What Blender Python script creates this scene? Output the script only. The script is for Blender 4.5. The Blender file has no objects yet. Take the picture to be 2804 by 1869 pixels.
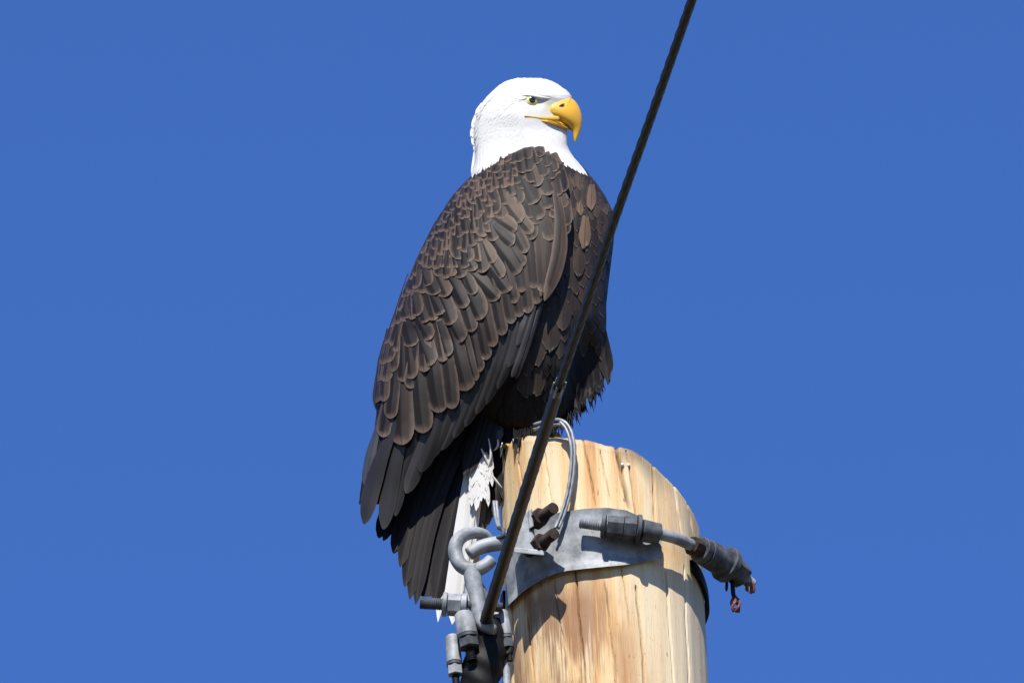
import bpy, math, random
import numpy as np
from mathutils import Vector, Matrix

# ------------------------------------------------------------------ camera, sky, sun, exposure
scene = bpy.context.scene
COL = scene.collection
S = 0.0005                       # metres per photo pixel at the pole
EL = math.radians(27.6)          # the camera on the ground looks up at the pole top
CAM_Z, CAM_Y = 1.6, -18.0
TZ = CAM_Z + (-CAM_Y) * math.tan(EL)
DIST = -CAM_Y / math.cos(EL)
cam_d = bpy.data.cameras.new('camera')
cam = bpy.data.objects.new('camera', cam_d)
COL.objects.link(cam)
cam.location = (0, CAM_Y, CAM_Z)
cam.rotation_euler = (math.radians(90) + EL, 0, 0)
cam_d.sensor_width = 36.0
cam_d.lens = 36.0 * DIST / (2804 * S)
cam_d.clip_start = 0.5
cam_d.clip_end = 3000
scene.camera = cam

SUN_EL = math.radians(50.0)
SUN_AZ = math.radians(9.0)       # a little to the left of straight behind the camera
sun_dir = Vector((-math.sin(SUN_AZ) * math.cos(SUN_EL), -math.cos(SUN_AZ) * math.cos(SUN_EL), math.sin(SUN_EL)))
world = bpy.data.worlds.new('World')
scene.world = world
world.use_nodes = True
wn = world.node_tree.nodes
wl = world.node_tree.links
bg = wn['Background']
sky = wn.new('ShaderNodeTexSky')
sky.sky_type = 'NISHITA'
sky.sun_disc = False
sky.sun_elevation = SUN_EL
sky.sun_rotation = math.radians(180) + SUN_AZ
sky.altitude = 1500
sky.air_density = 1.0
sky.dust_density = 0.0
sky.ozone_density = 10.0
hs = wn.new('ShaderNodeHueSaturation')
hs.inputs['Saturation'].default_value = 1.1
hs.inputs['Hue'].default_value = 0.511
wl.new(sky.outputs[0], hs.inputs['Color'])
wl.new(hs.outputs[0], bg.inputs['Color'])
bg.inputs['Strength'].default_value = 0.110
sl = bpy.data.lights.new('sun', 'SUN')
sl.energy = 5.0
sl.angle = math.radians(0.53)
sl.color = (1.0, 0.96, 0.89)
sun = bpy.data.objects.new('sun', sl)
COL.objects.link(sun)
sun.location = (-6, -30, 40)
sun.rotation_euler = sun_dir.to_track_quat('Z', 'Y').to_euler()
scene.view_settings.view_transform = 'Standard'
scene.view_settings.look = 'None'
scene.view_settings.exposure = 0.65
scene.view_settings.gamma = 1.0
scene.view_settings.use_curve_mapping = False
scene.render.filter_size = 1.9

RND = random.Random(11)

# ------------------------------------------------------------------ photo pixel -> place
FWD = Vector((0, math.cos(EL), math.sin(EL)))
UPV = Vector((0, -math.sin(EL), math.cos(EL)))
CAMP = Vector(cam.location)

def ray(px, py):
    return FWD * DIST + Vector(((px - 1402) * S, 0, 0)) + UPV * ((934.5 - py) * S)

def W(px, py, d=0.0):
    """point seen at (px,py) that stands d (pixels, in S units) in front of the vertical plane through the pole axis"""
    r = ray(px, py)
    t = (-d * S - CAM_Y) / r.y
    return CAMP + r * t

def WZ(px, py, z):
    r = ray(px, py)
    return CAMP + r * ((z - CAM_Z) / r.z)

def AX(py):
    return 1648 + (py - 1500) * 0.05
RP = 270.0
def PC(px, py, so):
    """on the round pole surface, standing off by so"""
    r = RP + so
    s = max(-0.999, min(0.999, (px - AX(py)) / r))
    return W(px, py, r * math.sqrt(1 - s * s))

# ------------------------------------------------------------------ helpers
def link(ob, parent=None):
    COL.objects.link(ob)
    if parent is not None:
        ob.parent = parent
    return ob

def tag(o, label=None, cat=None, group=None, kind=None):
    if label: o['label'] = label
    if cat: o['category'] = cat
    if group: o['group'] = group
    if kind: o['kind'] = kind
    return o

def empty(name, loc=(0, 0, 0)):
    o = bpy.data.objects.new(name, None)
    o.empty_display_size = 0.05
    o.location = loc
    return link(o)

class MB:
    def __init__(self):
        self.v = []; self.f = []; self.uv = []; self.tone = []; self.mi = []
    def grid(self, pts, nu, nv, closed=False, uvs=None, tone=0.0, flip=False):
        b = len(self.v)
        self.v += pts
        self.uv += uvs if uvs else [(0, 0)] * len(pts)
        self.tone += [tone] * len(pts) if not isinstance(tone, list) else tone
        for j in range(nv - 1):
            for i in range(nu if closed else nu - 1):
                a = b + j * nu + i
                c = b + j * nu + (i + 1) % nu
                q = (a, c, c + nu, a + nu)
                self.f.append(q[::-1] if flip else q)
    def cap(self, idx, flip=False):
        self.f.append(tuple(idx[::-1] if flip else idx))
    def tube(self, pts, radii, seg=12, caps=True, lob=0, lobk=0.0, loba=0.08, tone=0.0):
        pts = [Vector(p) for p in pts]
        if not isinstance(radii, (list, tuple)): radii = [radii] * len(pts)
        n = len(pts)
        t0 = (pts[1] - pts[0]).normalized()
        ref = Vector((0, 0, 1)) if abs(t0.z) < .9 else Vector((1, 0, 0))
        nx = t0.cross(ref).normalized()
        b = len(self.v)
        dist = 0
        for i in range(n):
            t = (pts[min(i + 1, n - 1)] - pts[max(i - 1, 0)]).normalized()
            nx = (nx - t * nx.dot(t)).normalized()
            ny = t.cross(nx)
            if i: dist += (pts[i] - pts[i - 1]).length
            for k in range(seg):
                a = 2 * math.pi * k / seg
                r = radii[i]
                if lob: r *= 1 + loba * math.cos(lob * a - lobk * dist)
                self.v.append(pts[i] + (nx * math.cos(a) + ny * math.sin(a)) * r)
                self.uv.append((k / seg, dist))
                self.tone.append(tone)
        for j in range(n - 1):
            for i in range(seg):
                a = b + j * seg + i; c = b + j * seg + (i + 1) % seg
                self.f.append((a, c, c + seg, a + seg))
        if caps:
            self.f.append(tuple(range(b + seg - 1, b - 1, -1)))
            self.f.append(tuple(range(b + (n - 1) * seg, b + n * seg)))
        return self
    def build(self, name, mat, parent=None, smooth=True, angle=None, bevel=0):
        me = bpy.data.meshes.new(name)
        me.from_pydata([tuple(p) for p in self.v], [], self.f)
        if any(u != (0, 0) for u in self.uv):
            ul = me.uv_layers.new(name='UVMap')
            li = np.empty(len(me.loops), dtype=np.int32)
            me.loops.foreach_get('vertex_index', li)
            ua = np.array(self.uv, dtype=np.float32)[li]
            ul.data.foreach_set('uv', ua.ravel())
        at = me.attributes.new('tone', 'FLOAT', 'POINT')
        at.data.foreach_set('value', np.array(self.tone, dtype=np.float32))
        if smooth:
            me.polygons.foreach_set('use_smooth', [True] * len(me.polygons))
        if isinstance(mat, (list, tuple)):
            for m in mat: me.materials.append(m)
        else:
            me.materials.append(mat)
        me.update()
        if angle is not None:
            me.set_sharp_from_angle(angle=math.radians(angle))
        o = bpy.data.objects.new(name, me)
        link(o, parent)
        if bevel:
            m = o.modifiers.new('bevel', 'BEVEL'); m.width = bevel; m.segments = 2; m.limit_method = 'ANGLE'
        return o

def spline(pts, n):
    """catmull-rom through tuples"""
    P = [np.array(p, dtype=float) for p in pts]
    P = [2 * P[0] - P[1]] + P + [2 * P[-1] - P[-2]]
    m = len(P) - 3
    out = []
    for i in range(n):
        t = i / (n - 1) * m
        k = min(int(t), m - 1); u = t - k
        a, b, c, d = P[k:k + 4]
        out.append(0.5 * ((2 * b) + (c - a) * u + (2 * a - 5 * b + 4 * c - d) * u * u + (3 * b - a - 3 * c + d) * u ** 3))
    return out

# ------------------------------------------------------------------ materials
def mat_new(name):
    m = bpy.data.materials.new(name)
    m.use_nodes = True
    nt = m.node_tree
    return m, nt, nt.nodes, nt.links, nt.nodes['Principled BSDF']

def ramp(n, stops):
    r = n.new('ShaderNodeValToRGB')
    e = r.color_ramp.elements
    e[0].position, e[0].color = stops[0][0], (*stops[0][1], 1)
    e[1].position, e[1].color = stops[1][0], (*stops[1][1], 1)
    for p, c in stops[2:]:
        k = e.new(p); k.color = (*c, 1)
    return r

def math_n(n, l, op, a, b=None, clamp=False):
    m = n.new('ShaderNodeMath'); m.operation = op; m.use_clamp = clamp
    for i, x in enumerate((a, b)):
        if x is None: continue
        if isinstance(x, (int, float)): m.inputs[i].default_value = x
        else: l.new(x, m.inputs[i])
    return m.outputs[0]

def mixc(n, l, fac, a, b, mode='MIX'):
    m = n.new('ShaderNodeMix'); m.data_type = 'RGBA'; m.blend_type = mode
    for sock, x in ((m.inputs[0], fac), (m.inputs[6], a), (m.inputs[7], b)):
        if isinstance(x, (int, float)): sock.default_value = x
        elif isinstance(x, tuple): sock.default_value = (*x, 1)
        else: l.new(x, sock)
    return m.outputs[2]

def feather_material(name, dark, mid, edge, bleached, edge_at=0.80, rough=0.5, trans=0.0, shaft=(0.02, 0.017, 0.016), edge_amt=1.0, left_shade=0.0, spec=0.10, fringe=0.2):
    m, nt, n, l, p = mat_new(name)
    uv = n.new('ShaderNodeUVMap'); uv.uv_map = 'UVMap'
    sx = n.new('ShaderNodeSeparateXYZ'); l.new(uv.outputs[0], sx.inputs[0])
    a = math_n(n, l, 'ABSOLUTE', math_n(n, l, 'SUBTRACT', math_n(n, l, 'MULTIPLY', sx.outputs[0], 2.0), 1.0))
    at = n.new('ShaderNodeAttribute'); at.attribute_name = 'tone'
    tone = at.outputs['Fac']
    # irregular fringe, wider on bleached feathers
    no = n.new('ShaderNodeTexNoise'); no.inputs['Scale'].default_value = 90; no.inputs['Detail'].default_value = 4
    tc = n.new('ShaderNodeTexCoord'); l.new(tc.outputs['Object'], no.inputs['Vector'])
    tip = math_n(n, l, 'MULTIPLY', math_n(n, l, 'SUBTRACT', sx.outputs[1], 0.72), 3.55, True)
    side = math_n(n, l, 'MULTIPLY', a, math_n(n, l, 'ADD', 0.72, math_n(n, l, 'MULTIPLY', sx.outputs[1], 0.30)))
    e = math_n(n, l, 'MAXIMUM', side, tip)
    e = math_n(n, l, 'ADD', e, math_n(n, l, 'MULTIPLY', math_n(n, l, 'SUBTRACT', no.outputs[0], 0.5), 0.35))
    e = math_n(n, l, 'ADD', e, math_n(n, l, 'MULTIPLY', tone, 0.10))
    r = ramp(n, [(edge_at - fringe, (0, 0, 0)), (edge_at + 0.10, (edge_amt,) * 3)])
    r.color_ramp.interpolation = 'EASE'
    l.new(e, r.inputs[0])
    # barbs: fine lines running out from the shaft
    barb = n.new('ShaderNodeTexWave'); barb.wave_type = 'BANDS'; barb.bands_direction = 'Y'
    cv = n.new('ShaderNodeCombineXYZ')
    l.new(a, cv.inputs[0])
    l.new(math_n(n, l, 'SUBTRACT', sx.outputs[1], math_n(n, l, 'MULTIPLY', a, 0.18)), cv.inputs[1])
    l.new(cv.outputs[0], barb.inputs['Vector'])
    barb.inputs['Scale'].default_value = 14; barb.inputs['Distortion'].default_value = 3.0
    barb.inputs['Detail'].default_value = 2
    no2 = n.new('ShaderNodeTexNoise'); no2.inputs['Scale'].default_value = 34; no2.inputs['Detail'].default_value = 5
    l.new(tc.outputs['Object'], no2.inputs['Vector'])
    c1 = mixc(n, l, no2.outputs[0], dark, mid)
    c1 = mixc(n, l, math_n(n, l, 'MULTIPLY', barb.outputs[0], 0.16), c1, dark)
    big = n.new('ShaderNodeTexNoise'); big.inputs['Scale'].default_value = 16; big.inputs['Detail'].default_value = 2
    l.new(tc.outputs['Object'], big.inputs['Vector'])
    br_ = ramp(n, [(0.38, (0.75,) * 3), (0.58, (0.0,) * 3)]); l.new(big.outputs[0], br_.inputs[0])
    c1 = mixc(n, l, tone, c1, bleached)
    c1 = mixc(n, l, br_.outputs[0], c1, mixc(n, l, 0.45, c1, dark))
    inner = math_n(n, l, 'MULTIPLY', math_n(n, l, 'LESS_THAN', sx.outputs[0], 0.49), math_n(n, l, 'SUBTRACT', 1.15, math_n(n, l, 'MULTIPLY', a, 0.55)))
    c1 = mixc(n, l, math_n(n, l, 'MULTIPLY', inner, left_shade), c1, dark)  # shade on the left half of the vane, painted into its colour
    c2 = mixc(n, l, r.outputs[0], c1, edge)
    sh = math_n(n, l, 'LESS_THAN', a, 0.07)
    c3 = mixc(n, l, math_n(n, l, 'MULTIPLY', sh, 0.6), c2, shaft)
    l.new(c3, p.inputs['Base Color'])
    p.inputs['Roughness'].default_value = rough
    p.inputs['Specular IOR Level'].default_value = spec
    b = n.new('ShaderNodeBump'); b.inputs['Strength'].default_value = 0.12; b.inputs['Distance'].default_value = 0.0006
    l.new(barb.outputs[0], b.inputs['Height'])
    l.new(b.outputs[0], p.inputs['Normal'])
    return m

M = {}
M['brown'] = feather_material('brown_feather', (0.0080, 0.0069, 0.0068), (0.038, 0.0335, 0.0333), (0.112, 0.080, 0.060), (0.112, 0.078, 0.057), edge_at=.90, left_shade=.75, fringe=.42)
M['flight'] = feather_material('flight_feather', (0.010, 0.0085, 0.0083), (0.025, 0.0215, 0.021), (0.048, 0.036, 0.029), (0.068, 0.066, 0.066), edge_at=0.9, rough=0.38, edge_amt=0.6, spec=0.22)
M['breast'] = feather_material('breast_feather', (0.015, 0.0125, 0.012), (0.034, 0.029, 0.028), (0.095, 0.076, 0.063), (0.16, 0.104, 0.066), edge_at=0.95, edge_amt=0.8)
M['black'] = feather_material('dark_feather', (0.0050, 0.0045, 0.0045), (0.012, 0.010, 0.0098), (0.020, 0.016, 0.014), (0.030, 0.025, 0.022), edge_at=0.92)
M['white'] = feather_material('white_feather', (0.47, 0.465, 0.45), (0.56, 0.56, 0.55), (0.55, 0.545, 0.52), (0.30, 0.24, 0.17), shaft=(0.54, 0.52, 0.47), rough=0.7)

def body_material():
    m, nt, n, l, p = mat_new('eagle_body_plumage')
    at = n.new('ShaderNodeAttribute'); at.attribute_name = 'zone'
    tc = n.new('ShaderNodeTexCoord')
    no = n.new('ShaderNodeTexNoise'); no.inputs['Scale'].default_value = 120; no.inputs['Detail'].default_value = 5
    l.new(tc.outputs['Object'], no.inputs['Vector'])
    c = mixc(n, l, math_n(n, l, 'MULTIPLY', no.outputs[0], 0.25), at.outputs['Color'], (0.0, 0.0, 0.0), 'MIX')
    l.new(at.outputs['Color'], p.inputs['Base Color'])
    b = n.new('ShaderNodeBump'); b.inputs['Strength'].default_value = 0.35; b.inputs['Distance'].default_value = 0.002
    l.new(no.outputs[0], b.inputs['Height']); l.new(b.outputs[0], p.inputs['Normal'])
    p.inputs['Roughness'].default_value = 0.75
    p.inputs['Specular IOR Level'].default_value = 0.2
    return m
M['body'] = body_material()

def simple(name, col, rough=0.5, metal=0.0, spec=0.5, vary=None, scale=60, bump=0.0, lo=0.35, hi=0.7):
    m, nt, n, l, p = mat_new(name)
    p.inputs['Roughness'].default_value = rough
    p.inputs['Metallic'].default_value = metal
    p.inputs['Specular IOR Level'].default_value = spec
    if vary:
        tc = n.new('ShaderNodeTexCoord')
        no = n.new('ShaderNodeTexNoise'); no.inputs['Scale'].default_value = scale; no.inputs['Detail'].default_value = 6
        no.inputs['Roughness'].default_value = 0.65
        l.new(tc.outputs['Object'], no.inputs['Vector'])
        r = ramp(n, [(lo, col), (hi, vary)])
        l.new(no.outputs[0], r.inputs[0])
        l.new(r.outputs[0], p.inputs['Base Color'])
        if bump:
            b = n.new('ShaderNodeBump'); b.inputs['Strength'].default_value = bump; b.inputs['Distance'].default_value = 0.001
            l.new(no.outputs[0], b.inputs['Height']); l.new(b.outputs[0], p.inputs['Normal'])
    else:
        p.inputs['Base Color'].default_value = (*col, 1)
    return m

M['beak'] = simple('beak_yellow', (0.62, 0.325, 0.022), 0.36, 0, 0.4, (0.64, 0.37, 0.05), 45, 0.08)
M['cere'] = simple('cere_yellow', (0.60, 0.33, 0.04), 0.5, 0, 0.4, (0.64, 0.38, 0.075), 60, 0.15)
M['nostril'] = simple('nostril_dark', (0.10, 0.03, 0.012), 0.7)
M['foot'] = simple('foot_yellow', (0.62, 0.30, 0.03), 0.5, 0, 0.4, (0.45, 0.2, 0.03), 120, 0.4)
M['talon'] = simple('talon_black', (0.01, 0.01, 0.01), 0.3)
M['steel'] = simple('galvanised_steel', (0.125, 0.135, 0.145), 0.6, 0.1, 0.35, (0.285, 0.300, 0.312), 38, 0.6, .36, .60)
M['steel_dark'] = simple('weathered_steel', (0.030, 0.033, 0.038), 0.65, 0.15, 0.3, (0.105, 0.113, 0.125), 60, 0.6, .36, .68)
M['iron'] = simple('shade_dark_iron', (0.0035, 0.0033, 0.0034), 0.6, 0.1, 0.2, (0.010, 0.0085, 0.008), 60, 0.4)  # dark iron, colour deepened further to carry the shade on the clamp body
M['rust'] = simple('rusty_bolt', (0.016, 0.012, 0.011), 0.85, 0.0, 0.2, (0.070, 0.045, 0.036), 90, 0.6)
M['redrust'] = simple('red_rust', (0.10, 0.025, 0.02), 0.8, 0.1, 0.3, (0.28, 0.11, 0.09), 160, 0.5)
M['cable'] = simple('black_cable', (0.006, 0.006, 0.006), 0.55, 0, 0.3, (0.016, 0.0155, 0.015), 50, 0.3)
M['grip'] = simple('brown_black_grip', (0.006, 0.005, 0.005), 0.5, 0, 0.3, (0.021, 0.016, 0.0145), 50, 0.3)
M['wire'] = simple('grey_wire', (0.17, 0.178, 0.185), 0.5, 0.3, 0.4, (0.29, 0.30, 0.31), 90, 0.1)
M['spot'] = simple('bright_nail', (0.8, 0.8, 0.8), 0.3, 0.5)

def wood_material():
    m, nt, n, l, p = mat_new('bare_pole_wood')
    uv = n.new('ShaderNodeUVMap'); uv.uv_map = 'UVMap'      # u across (px), v along (px)
    def noise(sx, sy, detail=5, rough=0.6, dist=0.0, off=0.0):
        mp = n.new('ShaderNodeMapping'); mp.inputs['Scale'].default_value = (sx, sy, 1)
        mp.inputs['Location'].default_value = (off, off * 0.7, 0)
        l.new(uv.outputs[0], mp.inputs[0])
        t = n.new('ShaderNodeTexNoise'); t.inputs['Scale'].default_value = 1.0
        t.inputs['Detail'].default_value = detail; t.inputs['Roughness'].default_value = rough
        t.inputs['Distortion'].default_value = dist
        l.new(mp.outputs[0], t.inputs['Vector'])
        return t.outputs[0]
    streak = noise(0.020, 0.0016, 4, 0.55, 0.5)
    fine = noise(0.22, 0.006, 5, 0.65, 0.2, 7)
    broad = noise(0.010, 0.0028, 3, 0.5, 0.3, 3)
    fibre = noise(0.55, 0.02, 4, 0.7, 0.0, 5)
    base = ramp(n, [(0.32, (0.40, 0.185, 0.075)), (0.41, (0.54, 0.32, 0.145)), (0.49, (0.62, 0.435, 0.225)), (0.60, (0.66, 0.535, 0.345))])
    mixv = math_n(n, l, 'ADD', math_n(n, l, 'MULTIPLY', streak, 0.72), math_n(n, l, 'MULTIPLY', fine, 0.28))
    l.new(mixv, base.inputs[0])
    sx = n.new('ShaderNodeSeparateXYZ'); l.new(uv.outputs[0], sx.inputs[0])
    u, v = sx.outputs[0], sx.outputs[1]
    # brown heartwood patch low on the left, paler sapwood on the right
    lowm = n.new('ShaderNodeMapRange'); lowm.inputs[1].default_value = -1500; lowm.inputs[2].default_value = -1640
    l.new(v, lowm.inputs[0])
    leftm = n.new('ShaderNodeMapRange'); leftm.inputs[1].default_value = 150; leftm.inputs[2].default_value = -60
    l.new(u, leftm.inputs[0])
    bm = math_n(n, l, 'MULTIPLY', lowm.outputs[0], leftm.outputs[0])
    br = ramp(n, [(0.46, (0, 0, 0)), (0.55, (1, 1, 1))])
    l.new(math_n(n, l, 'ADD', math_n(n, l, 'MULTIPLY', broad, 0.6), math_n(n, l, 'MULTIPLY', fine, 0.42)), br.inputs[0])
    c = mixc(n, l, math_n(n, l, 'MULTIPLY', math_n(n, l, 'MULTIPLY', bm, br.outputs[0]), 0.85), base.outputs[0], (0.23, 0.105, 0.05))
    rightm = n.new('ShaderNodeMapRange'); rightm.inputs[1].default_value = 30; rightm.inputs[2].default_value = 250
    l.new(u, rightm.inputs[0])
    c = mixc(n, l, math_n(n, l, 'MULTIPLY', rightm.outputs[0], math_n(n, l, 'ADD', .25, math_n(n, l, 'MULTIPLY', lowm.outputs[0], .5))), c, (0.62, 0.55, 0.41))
    # grey weathering by the sawn rim (attribute tone) and dark pits
    at = n.new('ShaderNodeAttribute'); at.attribute_name = 'tone'
    gr = math_n(n, l, 'MULTIPLY', at.outputs['Fac'], math_n(n, l, 'ADD', fibre, 0.25), True)
    c = mixc(n, l, gr, c, (0.085, 0.070, 0.058))
    pr = ramp(n, [(0.27, (0.75, 0.75, 0.75)), (0.33, (0, 0, 0))])
    l.new(noise(0.16, 0.045, 3, 0.5, 0.0, 13), pr.inputs[0])
    c = mixc(n, l, pr.outputs[0], c, (0.12, 0.065, 0.035))
    fr = ramp(n, [(0.30, (0.45, 0.45, 0.45)), (0.44, (0, 0, 0))])
    l.new(fibre, fr.inputs[0])
    c = mixc(n, l, fr.outputs[0], c, (0.27, 0.145, 0.07))
    l.new(c, p.inputs['Base Color'])
    p.inputs['Roughness'].default_value = 0.75
    p.inputs['Specular IOR Level'].default_value = 0.2
    b = n.new('ShaderNodeBump'); b.inputs['Strength'].default_value = 0.32; b.inputs['Distance'].default_value = 0.002
    l.new(math_n(n, l, 'ADD', fibre, math_n(n, l, 'MULTIPLY', fine, 1.2)), b.inputs['Height'])
    l.new(b.outputs[0], p.inputs['Normal'])
    return m
M['wood'] = wood_material()

# ------------------------------------------------------------------ ground (out of frame, carries the pole and bounces light)
gm = simple('dry_grass_ground', (0.055, 0.05, 0.028), 0.95, 0, 0.1, (0.12, 0.10, 0.06), 0.8, 0.2)
mb = MB()
G = 24; ext = 600.0
pts = []
for j in range(G + 1):
    for i in range(G + 1):
        x = (i / G * 2 - 1) * ext; y = (j / G * 2 - 1) * ext
        pts.append(Vector((x, y, 0.0)))
mb.grid(pts, G + 1, G + 1)
tag(mb.build('ground', gm), kind='structure', label='dry grass ground far below the pole')

# ------------------------------------------------------------------ utility pole
def build_pole():
    rnd = random.Random(5)
    mb = MB()
    # rim height of the slanted, uneven saw cut, as photo y on the axis plane
    tx = [-272, -250, -190, -100, 0, 100, 190, 250, 272]
    ty = [1262, 1262, 1279, 1314, 1333, 1350, 1398, 1441, 1468]
    cracks = []   # (px0,py0,px1,py1,half width,depth)
    for c in [(1680, 1205, 1726, 1405, 4.2, 18), (1715, 1240, 1752, 1500, 1.8, 7), (1596, 1205, 1632, 1395, 1.8, 7),
              (1643, 1240, 1676, 1395, 1.5, 5), (1785, 1270, 1792, 1450, 2.2, 9), (1842, 1320, 1866, 1480, 1.6, 6),
              (1490, 1240, 1512, 1390, 1.6, 5), (1420, 1270, 1432, 1340, 1.6, 5), (1880, 1370, 1898, 1480, 1.6, 5),
              (1575, 1570, 1604, 1869, 2.0, 8), (1740, 1610, 1764, 1869, 2.2, 9), (1655, 1600, 1690, 1869, 1.6, 5),
              (1820, 1570, 1842, 1900, 1.8, 6), (1520, 1600, 1556, 1869, 1.5, 5), (1870, 1560, 1884, 1900, 1.6, 5),
              (1440, 1640, 1470, 1900, 1.5, 5), (1402, 1640, 1408, 1900, 2.4, 9), (1700, 1560, 1726, 1720, 1.4, 4)]:
        cracks.append(c)
    phis = [math.radians(-100 + 200 * i / 620) for i in range(621)] + [math.radians(100 + 160 * i / 30) for i in range(1, 30)]
    nphi = len(phis)
    jag = [rnd.gauss(0, 1) for _ in range(nphi)]
    for _ in range(3): jag = [(jag[i - 1] + jag[i] * 2 + jag[(i + 1) % nphi]) / 4 for i in range(nphi)]
    big = [math.sin(p * 9 + 1) * 2.2 + math.sin(p * 19) * 1.2 for p in phis]
    rows = [0, 2, 5, 9, 14] + list(range(20, 660, 9))
    pts, uvs, tones = [], [], []
    def centre(y):
        return AX(y)
    for r, dy in enumerate(rows):
        for i, ph in enumerate(phis):
            x = RP * math.sin(ph)
            y0 = float(np.interp(x, tx, ty)) + jag[i] * .9 + big[i]
            if ph > math.radians(90) or ph < math.radians(-90):
                y0 = float(np.interp(x, tx, ty))
            yb = 1935.0
            yy = y0 + (yb - y0) * dy / rows[-1]
            rr = RP + .8 * math.sin(ph * 11 + yy * 0.003) + 0.35 * math.sin(ph * 41 + yy * 0.006)
            if dy < 14: rr -= (14 - dy) * 0.5
            cg = 0.0
            d = rr * math.cos(ph); px = centre(yy) + rr * math.sin(ph)
            iy = yy - 0.463 * d
            if d > 0:
                for (a, b, c_, e, hw, dep) in cracks:
                    if b - 8 < iy < e + 8:
                        t = (iy - b) / (e - b)
                        cx = a + (c_ - a) * t + 1.1 * math.sin(iy * 0.03 + a) + .7 * math.sin(iy * .11 + a * 2)
                        q = (px - cx) / hw
                        if abs(q) < 3:
                            fade = min(1, max(0, (e + 8 - iy) / 60)) if e < 1869 else 1
                            rr -= 1.15 * dep * fade * math.exp(-q * q)
                            cg = max(cg, 1.3 * min(1, (dep / 15) ** 1.2) * fade * (.6 + .4 * math.sin(iy * .05 + a)) * math.exp(-q * q * 2.0))
            d = rr * math.cos(ph)
            # rings are horizontal: place on the axis plane, then push out in depth
            base = W(centre(yy), yy, 0)
            pts.append(Vector((base.x + rr * math.sin(ph) * S, -d * S, base.z)))
            uvs.append((ph * RP, -iy if d > 0 else -yy))
            g = max(0.0, 1 - (yy - y0) / 26.0) * 0.55
            if 55 < x < 215: g = max(g, 1.25 * max(0.0, 1 - (yy - y0) / (75 + 25 * math.sin(ph * 14))) * (1 - abs(x - 100) / 150 if x > 50 else 0))
            if x > 225: g = max(g, 0.25)
            tones.append(max(0.0, g, cg))
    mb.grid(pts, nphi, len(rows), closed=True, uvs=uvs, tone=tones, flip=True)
    # pole below the frame, down into the ground
    b = len(mb.v) - nphi
    last = [Vector(p) for p in mb.v[b:]]
    top_c = W(AX(1935), 1935, 0)
    lean = (W(AX(1935), 1935, 0) - W(AX(1500), 1500, 0))
    lean /= abs(lean.z)
    low = []
    steps = [0.15, 1, 3, 6, 9, top_c.z + 0.4]
    for s_ in steps:
        k = 1 + 0.035 * s_
        for p in last:
            off = p - top_c; off.z = 0
            low.append(top_c + lean * s_ + off * k)
    b2 = len(mb.v)
    mb.v += low
    mb.uv += [(phis[i % nphi] * RP, -2200 - 300 * (i // nphi)) for i in range(len(low))]
    mb.tone += [0.0] * len(low)
    for j in range(len(steps)):
        lo = b2 + j * nphi; up = b if j == 0 else lo - nphi
        for i in range(nphi):
            k = (i + 1) % nphi
            mb.f.append((up + i, lo + i, lo + k, up + k))
    # sawn top face
    ringn = 6
    prev = 0
    for r in range(1, ringn + 1):
        f = 1 - r / ringn
        st = len(mb.v)
        for i, ph in enumerate(phis):
            x = RP * f * math.sin(ph)
            y0 = float(np.interp(x, tx, ty)) + 3 * math.sin(x * 0.09 + ph * 3) * f - 4
            base = W(AX(y0), y0, 0)
            mb.v.append(Vector((base.x + x * S, -RP * f * math.cos(ph) * S, base.z)))
            mb.uv.append((x, RP * f * math.cos(ph))); mb.tone.append(0.6)
        for i in range(nphi):
            k = (i + 1) % nphi
            mb.f.append((prev + i, prev + k, st + k, st + i))
        prev = st
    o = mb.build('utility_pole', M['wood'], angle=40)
    tag(o, 'pale peeled wooden utility pole with cracked grain and slanted sawn top', 'utility pole')
    return o
build_pole()

# ------------------------------------------------------------------ bald eagle: surfaces
YS = np.arange(150, 1800)
def table(pairs, sig=6):
    y = np.interp(YS, [p[0] for p in pairs], [p[1] for p in pairs])
    k = np.exp(-0.5 * (np.arange(-3 * sig, 3 * sig + 1) / sig) ** 2); k /= k.sum()
    yp = np.concatenate([np.full(3 * sig, y[0]), y, np.full(3 * sig, y[-1])])
    return np.convolve(yp, k, 'valid')
def at(tab, y):
    i = min(max(y - 150, 0), len(tab) - 1.001)
    k = int(i); u = i - k
    return tab[k] * (1 - u) + tab[k + 1] * u

BL = table([(213, 1430), (216, 1405), (222, 1385), (232, 1370), (243, 1358), (262, 1337), (286, 1317), (309, 1306), (347, 1298), (374, 1297), (394, 1299), (425, 1301), (450, 1299), (470, 1292), (483, 1290),
            (536, 1244), (614, 1198), (703, 1150), (787, 1117), (882, 1084), (940, 1090), (1000, 1130), (1080, 1200), (1120, 1260), (1160, 1320), (1200, 1400)], 4)
BR = table([(213, 1468), (216, 1490), (222, 1506), (233, 1528), (249, 1550), (262, 1561), (275, 1562), (290, 1556), (320, 1552), (340, 1552), (357, 1553), (400, 1553), (412, 1558), (451, 1586), (470, 1601), (500, 1626), (535, 1652), (584, 1681),
            (640, 1682), (668, 1680), (763, 1668), (835, 1660), (930, 1660), (1000, 1656), (1040, 1640), (1085, 1610), (1127, 1580), (1150, 1555), (1180, 1520), (1200, 1480)], 4)
BD = table([(213, 14), (218, 30), (226, 42), (240, 54), (262, 64), (290, 66), (320, 66), (350, 62), (390, 64), (420, 72), (440, 86), (470, 108), (540, 150), (600, 176), (700, 190), (800, 190), (900, 178), (1000, 150), (1080, 112), (1160, 66), (1200, 20)], 5)
D0 = 60.0
def smooth(a, b, x):
    t = min(1, max(0, (x - a) / (b - a))); return t * t * (3 - 2 * t)

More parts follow.
